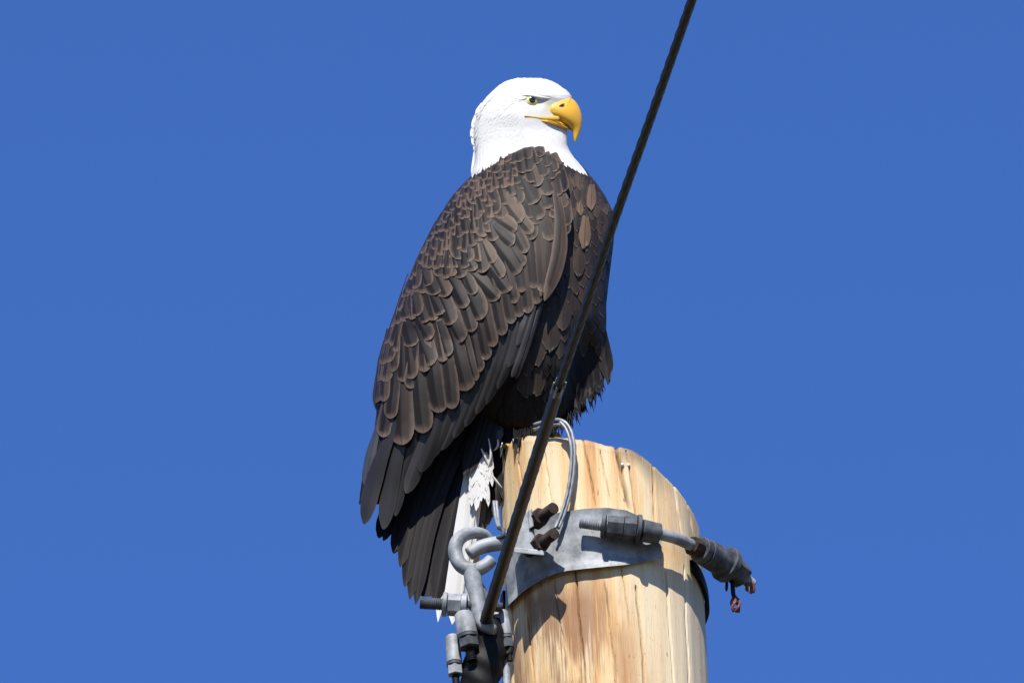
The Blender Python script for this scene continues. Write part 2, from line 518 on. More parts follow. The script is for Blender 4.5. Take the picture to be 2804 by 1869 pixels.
def body_surf(px, py):
    l, r, hd = at(BL, py), at(BR, py), at(BD, py)
    xc, hw = (l + r) / 2, max(2.0, (r - l) / 2)
    t = min(1.0, abs(px - xc) / hw)
    d = hd * max(0.0, 1 - t ** 2.2) ** (1 / 2.1)
    if py < 400 and px > xc:
        k = smooth(400, 350, py)
        d = d * (1 - k) + k * hd * max(0.0, 1 - t ** 1.65) ** .56
    # the belly tucks in under the breast on the right, leaving it in shade
    d -= 130 * smooth(1540, 1610, px) * smooth(840, 990, py) * (d / max(hd, 1))
    return D0 + d

WL = table([(395, 1420), (420, 1385), (450, 1345), (483, 1294), (536, 1240), (614, 1192), (703, 1144), (787, 1109), (882, 1073), (989, 1037), (1097, 1027), (1168, 1028), (1240, 1001), (1330, 985), (1395, 978), (1470, 985)], 10)
WR = table([(395, 1600), (450, 1640), (600, 1700), (800, 1690), (900, 1620), (1000, 1530), (1100, 1440), (1200, 1345), (1300, 1260), (1400, 1180), (1500, 1120)], 14)
WD = table([(395, 110), (450, 135), (520, 170), (600, 200), (800, 212), (1000, 185), (1200, 128), (1330, 80), (1470, 50)], 14)
def wing_surf(px, py):
    l, r, hd = at(WL, py), at(WR, py), at(WD, py)
    xc, hw = (l + r) / 2, (r - l) / 2
    t = min(1.0, abs(px - xc) / hw)
    d = D0 + hd * max(0.0, 1 - t ** 2.2) ** (1 / 2.1)
    if py < 1150:
        lift = 8 + 26 * smooth(430, 620, py)
        b = body_surf(px, py) + lift * smooth(1.0, 0.86, t)
        k = smooth(1150, 1000, py)
        d = d + max(0.0, b - d) * k
    return d

def tail_surf(px, py):
    t = (py - 1150) / 500.0
    xc = 1330 - 130 * t
    u = (px - xc) / 150.0
    return 84 - 10 * t - 26 * u * u

EAGLE = empty('bald_eagle', W(1460, 1255, 60))
tag(EAGLE, 'bald eagle with white head and dark brown body perched on the pole top', 'eagle')
EAGLE.location = (0, 0, 0)

# ---- one continuous body mesh: head, neck, trunk
def build_body():
    NA = 112
    ys = list(np.arange(214, 430, 3.0)) + list(np.arange(430, 1201, 9.0))
    pts = []; zone = []
    neck_x = [1285, 1294, 1326, 1354, 1371, 1399, 1436, 1475, 1505, 1536, 1567, 1591, 1620]
    neck_y = [488, 482, 462, 447, 434, 422, 408, 416, 428, 447, 458, 470, 490]
    for y in ys:
        l, r, hd = at(BL, y), at(BR, y), at(BD, y)
        xc, hw = (l + r) / 2, (r - l) / 2
        for k in range(NA):
            a = 2 * math.pi * k / NA
            ca, sa = math.cos(a), math.sin(a)
            e = 2 / 2.15
            x = xc + hw * math.copysign(abs(ca) ** e, ca)
            front = sa > 0
            d = body_surf(x, y) - D0
            if not front: d = -d
            if y < 420:
                sgn = 1 if front else -1
                # brow ridge, eye socket, lores
                bx = (x - 1478) / 52.0
                by = y - (258 + (x - 1478) * 0.15)
                d += sgn * 5 * math.exp(-bx * bx) * math.exp(-(by / 7.0) ** 2)
                ex, ey = (x - 1462) / 26.0, (y - 281) / 12.0
                d -= sgn * 9 * math.exp(-ex * ex - ey * ey)
                lx, ly = (x - 1508) / 24.0, (y - 292) / 15.0
                d -= sgn * 2 * math.exp(-lx * lx - ly * ly)
            pts.append(W(x, y, D0 + d))
            ny = np.interp(x, neck_x, neck_y) if front else 470
            if y < ny - 4:
                c = (0.54, 0.535, 0.52)
                if 1470 < x < 1535 and 268 < y < 318:
                    q = math.exp(-((x - 1510) / 26) ** 2 - ((y - 294) / 15) ** 2)
                    c = tuple(np.array(c) * (1 - q * .85) + np.array((0.50, 0.46, 0.26)) * q * .85)
            else:
                c = (0.012, 0.010, 0.0095)
            zone.append((*c, 1))
    mb = MB()
    mb.grid(pts, NA, len(ys), closed=True, flip=False)
    n = len(pts)
    mb.cap(list(range(NA)), flip=True)
    mb.cap(list(range(n - NA, n)))
    o = mb.build('body', M['body'], EAGLE)
    ca = o.data.color_attributes.new('zone', 'FLOAT_COLOR', 'POINT')
    ca.data.foreach_set('color', np.array(zone, dtype=np.float32).ravel())
    return o
BODY = build_body()

# ---- feathers
NKX = [1270, 1294, 1326, 1354, 1371, 1399, 1436, 1475, 1505, 1536, 1567, 1591, 1620, 1660]
NKY = [500, 483, 464, 449, 436, 421, 406, 414, 426, 446, 457, 470, 492, 530]
def head_surf(x, y):
    y = min(max(y, 216), 520)
    d = body_surf(x, y)
    by = y - (258 + (x - 1478) * 0.15)
    d += 5 * math.exp(-((x - 1478) / 52.0) ** 2) * math.exp(-(by / 7.0) ** 2)
    return d
UX = [-1, -.8, -.45, -.06, .06, .4, .75, 1]
NU = len(UX)
def feather(mb, tip, dirv, width, length, surf, base=0.0, rise=7.0, roofl=.5, roofr=.12, point=0.0, tone=0.0,
            bend=0.0, nv=11, curl=0.0, rag=0.0, tipfrac=None, rootw=.45, clamp=None):
    """one feather as a curved, roofed blade: tip (photo px), direction root->tip, laid over a surface"""
    if clamp is None: clamp = surf in (wing_surf, body_surf, head_surf)
    dx, dy = dirv
    L = math.hypot(dx, dy); dx /= L; dy /= L
    nx, ny = dy, -dx            # points to image right for a downward feather
    if tipfrac is None: tipfrac = min(0.6, 0.55 * width / length * (1 + point) + 0.08)
    pts, uvs = [], []
    hw = width / 2
    jit = [RND.gauss(0, 1) for _ in range(nv * NU)]
    for j in range(nv):
        v = j / (nv - 1)
        v = 1 - (1 - v) ** 1.6          # denser rows at the tip
        s = (v - 1) * length
        off = bend * math.sin(math.pi * v)
        ww = rootw + (1 - rootw) * min(1, v / 0.55)
        vt = 1 - tipfrac
        if v > vt:
            q = min(1.0, (v - vt) / tipfrac)
            ww *= max(0.03 if point > .5 else 0.12, (1 - q ** (2.4 - 1.1 * point)) ** (0.5 + 0.4 * point))
        for i, u in enumerate(UX):
            w = u * hw * ww
            rg = rag * jit[j * NU + i] * (v > .6) * (abs(u) > .3)
            X = tip[0] + dx * (s + rg) + nx * (w + off)
            Y = tip[1] + dy * (s + rg) + ny * (w + off)
            drop = (-u * roofl if u < 0 else u * roofr) * hw * ww
            over = 0.0
            if clamp:
                if surf is wing_surf:
                    l_ = at(WL, Y)
                    if X < l_: over = l_ - X; X = l_ - .12 * over
                else:
                    l_, r_ = at(BL, Y), at(BR, Y)
                    if X < l_: over = l_ - X; X = l_ - .15 * over
                    elif X > r_: over = X - r_; X = r_ + .15 * over
            d = surf(X, Y) + base + rise * v - drop + curl * v * v - over * .9
            if clamp and surf is not head_surf:
                nk = np.interp(X, NKX, NKY) + 2
                if Y < nk: d -= (nk - Y) * 1.3 + 34 * min(1, (nk - Y) / 8)
            pts.append(W(X, Y, d))
            uvs.append((u * .5 + .5, v))
    mb.grid(pts, NU, nv, uvs=uvs, tone=max(0, min(1, tone)), flip=True)

def one(name, parent, mat, *a, label=None, **k):
    mb = MB(); feather(mb, *a, **k)
    o = mb.build(name, mat, parent)
    if label: o['label'] = label
    return o

# ---- wing: a solid base under the feathers
FE = table([(398, 1436), (404, 1462), (413, 1480), (425, 1500), (444, 1515), (473, 1532), (498, 1540), (549, 1548), (638, 1550), (717, 1542), (760, 1525), (791, 1500), (823, 1475), (930, 1412), (994, 1392), (1064, 1358), (1111, 1320), (1178, 1258), (1237, 1194), (1290, 1147), (1345, 1106), (1390, 1070)], 3)
def build_wing():
    mb = MB()
    ys = list(np.arange(420, 1385, 12.0)); NX = 26
    fr, bk = [], []
    for y in ys:
        l, r = at(WL, y) + 3, at(FE, y) - 4
        for i in range(NX):
            x = l + (r - l) * i / (NX - 1)
            d = wing_surf(x, y) - 9
            th = 26 * math.sin(math.pi * (0.06 + 0.88 * i / (NX - 1))) + 4
            fr.append(W(x, y, d)); bk.append(W(x, y, d - th))
    n = len(fr)
    mb.grid(fr, NX, len(ys), flip=True, uvs=[(.5, .3)] * n)
    mb.grid(bk, NX, len(ys), uvs=[(.5, .3)] * n)
    R = len(ys)
    def side(a, b):
        mb.f.append((a, b, b + n, a + n))
    for j in range(R - 1):
        side((j + 1) * NX, j * NX)
        side(j * NX + NX - 1, (j + 1) * NX + NX - 1)
    for i in range(NX - 1):
        side(i, i + 1); side((R - 1) * NX + i + 1, (R - 1) * NX + i)
    return mb.build('wing', M['black'], EAGLE)
WING = build_wing()

# primaries and secondaries (root is hidden under the coverts)
def RT(root, tip):
    return (tip[0] - root[0], tip[1] - root[1]), math.hypot(tip[0] - root[0], tip[1] - root[1])
flights = [  # root, tip, width, base, tone, bend
    ((1046, 1130), (1000, 1335), 30, -4, .9, -6), ((1086, 1150), (997, 1434), 46, 4, .15, -10), ((1112, 1160), (1050, 1448), 46, -3, .25, -6),
    ((1140, 1170), (1083, 1412), 28, -8, .1, -4), ((1176, 1150), (1112, 1350), 42, -2, .35, 6), ((1206, 1120), (1152, 1292), 38, 2, .05, 6),
    ((1250, 1040), (1182, 1256), 36, -2, .15, 6), ((1290, 1010), (1210, 1232), 36, -4, .3, 8), ((1320, 970), (1242, 1200), 34, -3, .1, 8), ((1350, 930), (1274, 1168), 34, -2, .05, 8),
    ((1378, 890), (1304, 1134), 32, -1, .2, 8), ((1405, 860), (1332, 1106), 30, 0, .1, 8), ((1428, 835), (1362, 1066), 28, 1, .25, 8), ((1450, 810), (1392, 1006), 26, 2, .1, 6),
    ((1462, 790), (1416, 945), 24, 3, .35, 4)]
for root, tip, w, b, tn, be in flights:
    dv, L = RT(root, tip)
    one('flight_feather', WING, M['flight'], tip, dv, w, L, wing_surf, b, 5, .30, .18, tone=tn, bend=be, nv=16, tipfrac=.26, point=.35, rag=.7)
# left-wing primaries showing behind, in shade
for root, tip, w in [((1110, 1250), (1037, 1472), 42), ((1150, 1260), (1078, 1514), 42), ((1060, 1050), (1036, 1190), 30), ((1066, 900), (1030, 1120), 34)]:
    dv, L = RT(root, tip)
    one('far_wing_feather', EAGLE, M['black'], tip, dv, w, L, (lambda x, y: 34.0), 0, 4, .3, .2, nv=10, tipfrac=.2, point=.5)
# strip of folded feathers and the long grey alula at the wing's front edge
for root, tip, w, b, tn in [((1466, 832), (1402, 1032), 15, 6, .5), ((1481, 826), (1412, 1036), 13, 2, .2), ((1487, 826), (1420, 1020), 9, -4, .3)]:
    dv, L = RT(root, tip)
    one('folded_feather', WING, M['flight'], tip, dv, w, L, (lambda x, y: max(wing_surf(x, y), body_surf(x, y) + 34)), b, 3, .25, .25, tone=tn, nv=12, tipfrac=.08, bend=3, rootw=.6)
for root, tip, w, b, tn, be in [((1518, 500), (1491, 824), 42, 12, .5, 30), ((1500, 540), (1480, 812), 36, 5, .25, 20), ((1486, 560), (1470, 832), 32, 2, .2, 14)]:
    dv, L = RT(root, tip)
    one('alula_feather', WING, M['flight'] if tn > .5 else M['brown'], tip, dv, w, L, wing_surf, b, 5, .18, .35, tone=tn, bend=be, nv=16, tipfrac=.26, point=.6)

# traced coverts: tip x, y, direction, width, length, tone, base
cov = [
    (1406, 669, .75, .66, 46, 90, 0, 6), (1420, 749, .6, .8, 60, 130, .05, 4), (1440, 692, .45, .9, 36, 100, .35, 3), (1434, 728, .5, .87, 34, 90, .2, 2), (1457, 639, .6, .8, 32, 110, .75, 4),
    (1485, 597, .62, .78, 46, 120, .15, 8), (1510, 658, .3, .95, 40, 130, .6, 3), (1428, 608, .6, .8, 52, 90, 1, 5), (1414, 631, .8, .5, 40, 80, .8, 4),
    (1467, 556, .5, .86, 60, 80, .05, 8), (1506, 534, .3, .95, 46, 95, .1, 12), (1504, 571, .35, .94, 50, 105, .1, 9), (1489, 484, .25, .97, 38, 70, .15, 14), (1447, 470, .1, 1, 40, 70, .1, 14),
    (1471, 511, .3, .95, 46, 75, .5, 12), (1530, 536, .2, 1, 26, 55, .25, 14), (1420, 444, .05, 1, 30, 44, .15, 14), (1446, 436, .1, 1, 30, 40, .3, 14), (1470, 449, .2, 1, 32, 44, .1, 14), (1430, 474, .05, 1, 34, 50, .2, 14), (1501, 456, .3, 1, 28, 40, .25, 14), (1514, 490, .3, 1, 30, 50, .1, 14), (1480, 430, .2, 1, 24, 34, .2, 14), (1458, 500, .15, 1, 38, 56, .1, 14), (1521, 470, .3, .95, 26, 50, .3, 14),
    (1394, 798, .6, .8, 62, 120, .1, 4), (1366, 818, .72, .68, 54, 105, .2, 3), (1316, 875, .4, .92, 62, 120, .05, 4), (1274, 842, .45, .9, 46, 105, .15, 5), (1299, 806, .4, .9, 32, 70, .2, 5), (1293, 908, .25, .97, 36, 95, .15, 2),
    (1210, 860, .5, .87, 50, 90, .1, 6), (1236, 888, .35, .94, 48, 95, .15, 4), (1262, 937, .45, .9, 62, 125, .08, 3), (1176, 930, .45, .9, 50, 95, .05, 5), (1128, 948, .25, .97, 52, 85, 0, 6),
    (1141, 865, .2, .98, 40, 65, .1, 8), (1164, 883, .3, .95, 48, 70, .2, 7), (1195, 806, .4, .9, 46, 65, .15, 8), (1224, 811, .4, .9, 46, 60, .8, 6), (1173, 782, .35, .93, 40, 60, .2, 8), (1112, 872, .1, 1, 30, 60, .1, 8),
    (1178, 1001, .35, .94, 58, 120, .02, 4), (1102, 1045, 0, 1, 34, 125, .1, 4), (1126, 1037, .1, 1, 38, 125, .25, 3), (1227, 975, .3, .95, 38, 100, .05, 3), (1278, 1069, .25, .97, 60, 180, .25, 3),
    (1204, 1129, .15, .99, 50, 170, .1, 3), (1238, 1119, .1, 1, 38, 160, .3, 1), (1160, 1185, .1, 1, 52, 190, .1, 2), (1100, 1217, .02, 1, 60, 210, .2, 1), (1068, 1146, -.1, 1, 32, 140, .15, 4), (1047, 1196, -.2, .98, 36, 140, .3, 0),
    (1470, 832, .1, 1, 34, 170, .55, 2), (1445, 857, .1, 1, 34, 160, .3, 1), (1422, 868, .12, 1, 32, 150, .2, 1), (1400, 886, .15, 1, 34, 160, .25, 0), (1376, 918, .18, 1, 34, 160, .3, 0), (1350, 949, .2, 1, 34, 150, .35, 0),
    (1332, 985, .2, 1, 32, 140, .2, 0), (1314, 1018, .22, 1, 30, 140, .35, 0), (1303, 1042, .25, 1, 26, 140, .4, 0), (1485, 800, .05, 1, 32, 200, .5, 3), (1500, 770, .03, 1, 32, 180, .35, 3), (1462, 790, .1, 1, 34, 160, .1, 2), (1430, 800, .2, 1, 34, 140, .1, 2),
    (1410, 830, .25, 1, 32, 120, .2, 2), (1516, 715, .0, 1, 30, 140, .6, 3), (1375, 760, .5, .85, 40, 80, .5, 5), (1350, 720, .45, .9, 38, 70, .7, 6)]
for (x, y, dx, dy, w, L, tn, b) in cov:
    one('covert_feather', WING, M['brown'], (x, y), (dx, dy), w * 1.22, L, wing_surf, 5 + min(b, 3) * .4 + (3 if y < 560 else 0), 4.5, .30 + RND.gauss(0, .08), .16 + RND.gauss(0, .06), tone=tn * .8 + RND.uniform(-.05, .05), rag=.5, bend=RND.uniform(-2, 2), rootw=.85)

# smaller coverts and mantle feathers, scattered between the traced ones along the flow of the plumage
ctrl = [  # x, y, dirx, diry, width, visible length
    (1440, 440, .05, 1, 28, 26), (1400, 450, 0, 1, 26, 26), (1350, 490, .05, 1, 22, 28), (1300, 520, -.05, 1, 17, 26), (1250, 570, -.2, 1, 16, 28), (1200, 640, -.35, 1, 15, 36),
    (1500, 460, .3, 1, 30, 28), (1535, 520, .2, 1, 22, 28), (1380, 540, .15, 1, 32, 44), (1330, 590, .1, 1, 28, 42), (1280, 640, .1, 1, 26, 40), (1360, 640, .25, .97, 32, 40), (1310, 720, .25, .97, 32, 40),
    (1250, 720, .15, 1, 30, 40), (1200, 720, -.1, 1, 22, 42), (1160, 760, -.35, .95, 16, 50), (1120, 830, -.32, .95, 16, 56), (1240, 780, .3, .95, 36, 38), (1180, 830, .3, .95, 38, 38), (1300, 780, .4, .9, 36, 42),
    (1085, 930, -.2, 1, 20, 66), (1060, 1000, -.1, 1, 22, 76), (1045, 1100, -.1, 1, 24, 76), (1350, 700, .4, .9, 36, 42), (1150, 900, .2, 1, 40, 48)]
def field(x, y):
    sw = 0; acc = np.zeros(4)
    for c in ctrl:
        w = 1 / (((x - c[0]) ** 2 + (y - c[1]) ** 2) + 300) ** 1.5
        sw += w; acc += w * np.array(c[2:6])
    return acc / sw
neck_x = [1280, 1294, 1326, 1354, 1371, 1399, 1436, 1475, 1505, 1525, 1545, 1556]
neck_y = [490, 484, 468, 452, 442, 428, 416, 424, 436, 455, 500, 550]
def blk(c):
    k, h = (.34, .50) if c[1] > 640 else (.2, .36)
    return (c[0] - c[2] * c[5] * k, c[1] - c[3] * c[5] * k, c[4] * (.64 if c[1] > 640 else .56), c[5] * h, c[2], c[3])
placed = [blk(c) for c in cov]
small = []
rr = random.Random(21)
for _ in range(26000):
    y = rr.uniform(425, 1110)
    l = at(WL, y) + 1
    r = min(at(FE, y), 1560) if y < 700 else min(at(FE, y), 1400 - (y - 700) * 0.62)
    x = rr.uniform(l, r)
    if x > 1280 and y < np.interp(x, neck_x, neck_y) + 10: continue
    dx, dy, w, vl = field(x, y)
    ok = True
    for (qx, qy, qw, ql, qdx, qdy) in placed:
        ax_, ay_ = x - qx, y - qy
        if abs(ax_) > 110 or abs(ay_) > 110: continue
        n_ = math.hypot(qdx, qdy)
        al = (ax_ * qdx + ay_ * qdy) / n_; ac = (ax_ * qdy - ay_ * qdx) / n_
        if (al / ql) ** 2 + (ac / qw) ** 2 < 1: ok = False; break
    if not ok: continue
    placed.append((x, y, w * .60, vl * .66, dx, dy))
    small.append((x, y, dx, dy, w, vl))
small.sort(key=lambda s: -s[1])
big_small = sorted(small, key=lambda s: -s[4] * s[5])[:230]
ids = set(id(s) for s in big_small)
rest = MB()
for s in small:
    x, y, dx, dy, w, vl = s
    tn = abs(rr.gauss(0, .22)) if rr.random() < .8 else rr.uniform(.4, .9)
    args = ((x, y), (dx + rr.uniform(-.22, .22), dy), w * rr.uniform(1.3, 1.8), vl * rr.uniform(1.9, 2.5), wing_surf)
    g_ = rr.gauss(0, .1)
    kw = dict(base=6, rise=3.2, roofl=.24 + g_, roofr=.18 - g_, tone=tn, rag=.5, rootw=.75, bend=rr.uniform(-2, 2))
    if id(s) in ids:
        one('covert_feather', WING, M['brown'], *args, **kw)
    else:
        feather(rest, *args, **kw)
print('small coverts', len(small))
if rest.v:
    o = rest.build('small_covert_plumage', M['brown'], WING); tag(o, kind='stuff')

# ---- breast, belly and thigh plumage on the body
breast = []
placed = []
stuffb = MB()
for _ in range(9000):
    y = rr.uniform(455, 1190)
    l = at(FE, y) - 30 if y < 830 else (1500 - (y - 830) * .42)
    r = at(BR, y) - 2
    if l >= r: continue
    x = rr.uniform(l, r)
    if y < np.interp(x, [1480, 1505, 1536, 1567, 1591, 1620], [425, 440, 470, 482, 494, 520]): continue
    k = smooth(470, 760, y)
    w, vl = 22 + 14 * k, 34 + 18 * k
    if y > 880: w, vl = 40, 50
    if y > 1010: w, vl = 24, 40
    if x > 1635: w *= .7
    ok = True
    for (qx, qy, qw, ql) in placed:
        if ((y - qy) / ql) ** 2 + ((x - qx) / qw) ** 2 < 1: ok = False; break
    if not ok: continue
    placed.append((x, y, w * .62, vl * .62))
    breast.append((x, y, w, vl))
breast.sort(key=lambda s: -s[1])
for (x, y, w, vl) in breast:
    tn = rr.choice([0, 0, .1, .1, .2, .3]) if rr.random() < .95 else rr.uniform(.4, .8)
    if y > 780: tn *= .5
    dv = (.08 + (x - 1600) * .0012 + rr.uniform(-.1, .1), 1)
    m = M['breast'] if y < 1000 else M['black']
    one('breast_feather' if y < 900 else 'belly_feather', BODY, m, (x, y), dv, w * 1.2, vl * 2.1, body_surf, base=0, rise=4.5, roofl=.2, roofr=.2, point=.75, tone=tn, rag=1.2)
print('breast', len(breast))
# the few pale bleached breast feathers and the big soft thigh feathers
for (x, y, w, L, tn, m) in [(1600, 680, 34, 90, .75, 'breast'), (1618, 575, 26, 80, .65, 'breast'), (1585, 755, 34, 80, .15, 'breast'), (1507, 962, 70, 150, .12, 'breast'), (1540, 905, 46, 100, .1, 'breast'),
                            (1440, 1088, 60, 90, .1, 'breast'), (1470, 1084, 46, 80, .15, 'breast'), (1470, 1000, 60, 110, .12, 'breast'), (1440, 1030, 46, 90, .1, 'breast')]:
    one('thigh_feather' if y > 850 else 'breast_feather', BODY, M[m], (x, y), (-.04, 1), w, L, body_surf, base=4, rise=6, roofl=.2, roofr=.2, point=.5, tone=tn, rag=2.5, nv=13)
# hanging fringe under the belly
for (x, y, dx, w, L, d) in [(1666, 1050, .12, 40, 170, 70), (1648, 1062, .1, 36, 150, 60), (1632, 1086, .12, 36, 150, 70), (1614, 1092, .05, 34, 140, 90), (1597, 1128, .1, 34, 150, 70), (1580, 1122, 0, 32, 130, 90), (1564, 1152, .06, 34, 150, 80),
                            (1545, 1160, 0, 36, 150, 90), (1524, 1170, 0, 36, 140, 100), (1500, 1176, -.03, 36, 140, 105), (1476, 1186, -.05, 36, 140, 105), (1452, 1190, -.1, 36, 140, 105), (1430, 1200, -.15, 34, 150, 100), (1410, 1206, -.1, 30, 140, 95)]:
    one('fringe_feather', BODY, M['black'], (x, y), (dx, 1), w, L, (lambda X, Y, d=d: min(d, body_surf(X, min(Y, 1190)) + 6) if Y < 1100 else d), 0, 4, .3, .3, point=.9, rag=4, tone=.1, nv=11)
# dark plumes between leg and tail, with a few grey ones
for root, tip, w, m, d, tn in [((1400, 1100), (1378, 1368), 44, 'black', 70, 0), ((1385, 1100), (1352, 1412), 44, 'black', 64, .1), ((1375, 1120), (1334, 1440), 34, 'breast', 58, .25), ((1350, 1090), (1366, 1216), 34, 'flight', 110, .8),
                               ((1335, 1100), (1338, 1212), 26, 'flight', 104, .6), ((1405, 1110), (1392, 1270), 34, 'black', 96, 0), ((1420, 1120), (1404, 1240), 30, 'black', 104, 0), ((1370, 1150), (1310, 1474), 36, 'breast', 50, .5)]:
    dv, L = RT(root, tip)
    one('vent_feather', BODY, M[m], tip, dv, w, L, (lambda x, y, d=d: float(d)), 0, 4, .3, .3, point=.6, rag=2, tone=tn, nv=11)
hang = MB()
for k in range(26):
    x = 1405 + k * 2.6 + rr.uniform(-2, 2); y = 1178 + abs(k - 6) * -0.6 + rr.uniform(-4, 4)
    ln = rr.uniform(30, 70)
    p0 = W(x, y, 168); p1 = W(x + rr.uniform(-4, 4), y + ln * .5, 176); p2 = W(x + rr.uniform(-8, 6), y + ln, 172)
    hang.tube([p0, p1, p2], [2.2 * S, 1.6 * S, .3 * S], 5)
for k in range(150):
    t = rr.random()
    x = 1400 + 250 * t; y = np.interp(x, [1400, 1450, 1520, 1570, 1600, 1640, 1660], [1190, 1186, 1165, 1140, 1105, 1070, 1030]) - rr.uniform(0, 26)
    ln = rr.uniform(22, 48); d = np.interp(x, [1400, 1500, 1600, 1660], [110, 112, 90, 72]) + rr.uniform(-14, 8)
    bx = rr.uniform(-6, 12) * (x > 1540) + rr.uniform(-5, 5)
    hang.tube([W(x, y, d), W(x + bx * .4, y + ln * .55, d + 2), W(x + bx, y + ln, d)], [2.6 * S, 1.9 * S, .3 * S], 5)
tag(hang.build('leg_bristle_plumage', M['black'], BODY), kind='stuff')

# ---- head plumage: pointed white feathers
hp = MB()
def hdir(x, y):
    pts_ = [(1550, 250, -1, -.25), (1480, 222, -1, .05), (1400, 235, -1, .5), (1340, 280, -.6, 1), (1310, 340, -.28, 1), (1310, 420, -.1, 1), (1400, 300, -1, .45), (1480, 330, -.9, .5), (1400, 380, -.4, 1), (1500, 370, -.2, 1), (1530, 430, .5, 1), (1440, 400, -.1, 1), (1580, 450, .7, 1), (1545, 380, .1, 1), (1500, 260, -1, .15), (1450, 250, -1, .15)]
    sw = 0; a = [0, 0]
    for q in pts_:
        w = 1 / (((x - q[0]) ** 2 + (y - q[1]) ** 2) + 150) ** 1.5
        sw += w; a[0] += w * q[2]; a[1] += w * q[3]
    return a[0] / sw, a[1] / sw
cnt = 0
for _ in range(5000):
    y = rr.uniform(222, 482)
    l, r = at(BL, y), at(BR, y)
    x = rr.uniform(l - 1, r - 2)
    if y > np.interp(x, neck_x + [1567, 1600], neck_y + [560, 570]) + 2 and x < 1500: continue
    if x >= 1500 and y > np.interp(x, [1500, 1536, 1567, 1591, 1610], [424, 445, 456, 468, 480]): continue
    if 1428 < x < 1560 and 262 < y < 352 : continue
    dx, dy = hdir(x, y)
    if x > 1395 and y < 250 and rr.random() < .5: continue
    L_ = rr.uniform(24, 40) if y < 300 else rr.uniform(34, 60)
    bad = False
    for q in (0, .33, .66, 1):
        X_, Y_ = x + dx * (6 - q * L_), y + dy * (6 - q * L_)
        if ((X_ - 1466) / 46) ** 2 + ((Y_ - 283) / 20) ** 2 < 1 or (1440 < X_ < 1570 and 270 < Y_ < 350) or Y_ < 216: bad = True
    if bad: continue
    feather(hp, (x + dx * 6, y + dy * 6), (dx, dy), rr.uniform(7, 11), L_ * 1.25, head_surf, base=-1, rise=2.0, roofl=.16, roofr=.16, point=1.0, nv=7, tone=rr.uniform(0, .04))
    cnt += 1
    if cnt > 1150: break
o = hp.build('head_plumage', M['white'], BODY); tag(o, kind='stuff')
# ragged nape tips on the outline and the pointed lower edge over the breast
nape = []
for k in range(34):
    y = 262 + 150 * rr.random() ** .9
    tx_ = (at(BL, y + 6) - at(BL, y - 14)) / 20.0
    nape.append((at(BL, y) - rr.uniform(-4, 6) * smooth(255, 320, y) * smooth(425, 390, y), y + 5, tx_ - .16 + rr.uniform(-.14, .06), 1, rr.uniform(5, 9), rr.uniform(28, 46)))
for (x, y, dx, dy, w, L) in nape + [(1288, 372, -.28, 1, 9, 60), (1293, 394, -.2, 1, 9, 60), (1301, 310, -.6, 1, 9, 36), (1291, 346, -.35, 1, 9, 50),
                             (1293, 484, -.12, 1, 12, 90), (1296, 456, -.12, 1, 10, 80), (1306, 472, -.05, 1, 12, 80), (1326, 464, 0, 1, 12, 70), (1316, 470, 0, 1, 10, 70), (1350, 449, .05, 1, 12, 70), (1340, 457, .0, 1, 10, 70), (1381, 434, .1, 1, 14, 60), (1364, 441, .1, 1, 12, 60),
                             (1567, 460, .55, 1, 10, 60), (1578, 466, .6, 1, 9, 60), (1591, 473, .65, 1, 9, 70), (1552, 455, .5, 1, 10, 60), (1538, 450, .45, 1, 11, 60), (1522, 440, .4, 1, 11, 50), (1608, 478, .75, 1, 6, 60), (1600, 476, .7, 1, 7, 60)]:
    one('nape_feather' if x < 1500 else 'throat_feather', BODY, M['white'], (x, y + 3), (dx, dy), w, L, body_surf, base=1, rise=5, roofl=.3, roofr=.3, point=1.0, nv=9, clamp=False)
one('neck_tuft', BODY, M['black'], (1371, 426), (-.1, -1), 12, 26, body_surf, base=8, rise=6, point=1.0, clamp=False)

# ---- tail
TAIL_M = []
tb = MB()
outl = spline([(1300, 1110), (1200, 1230), (1120, 1400), (1094, 1520), (1112, 1600), (1150, 1640), (1215, 1630), (1250, 1600), (1275, 1500), (1310, 1380), (1370, 1200)], 40)
n = len(outl)
cx_, cy_ = np.mean([p[0] for p in outl]), np.mean([p[1] for p in outl])
for off in (-8, -22):
    for p in outl:
        q = (cx_ + (p[0] - cx_) * .93, cy_ + (p[1] - cy_) * .95)
        tb.v.append(W(q[0], q[1], tail_surf(*q) + off)); tb.uv.append((.5, .2)); tb.tone.append(0)
    c0 = len(tb.v); tb.v.append(W(cx_, cy_, tail_surf(cx_, cy_) + off)); tb.uv.append((.5, .2)); tb.tone.append(0)
for k in range(n):
    j = (k + 1) % n
    tb.f += [(k, j, n), (n + 1 + j, n + 1 + k, 2 * n + 1), (j, k, n + 1 + k, n + 1 + j)]
TAIL = tb.build('tail', M['black'], EAGLE, smooth=False)
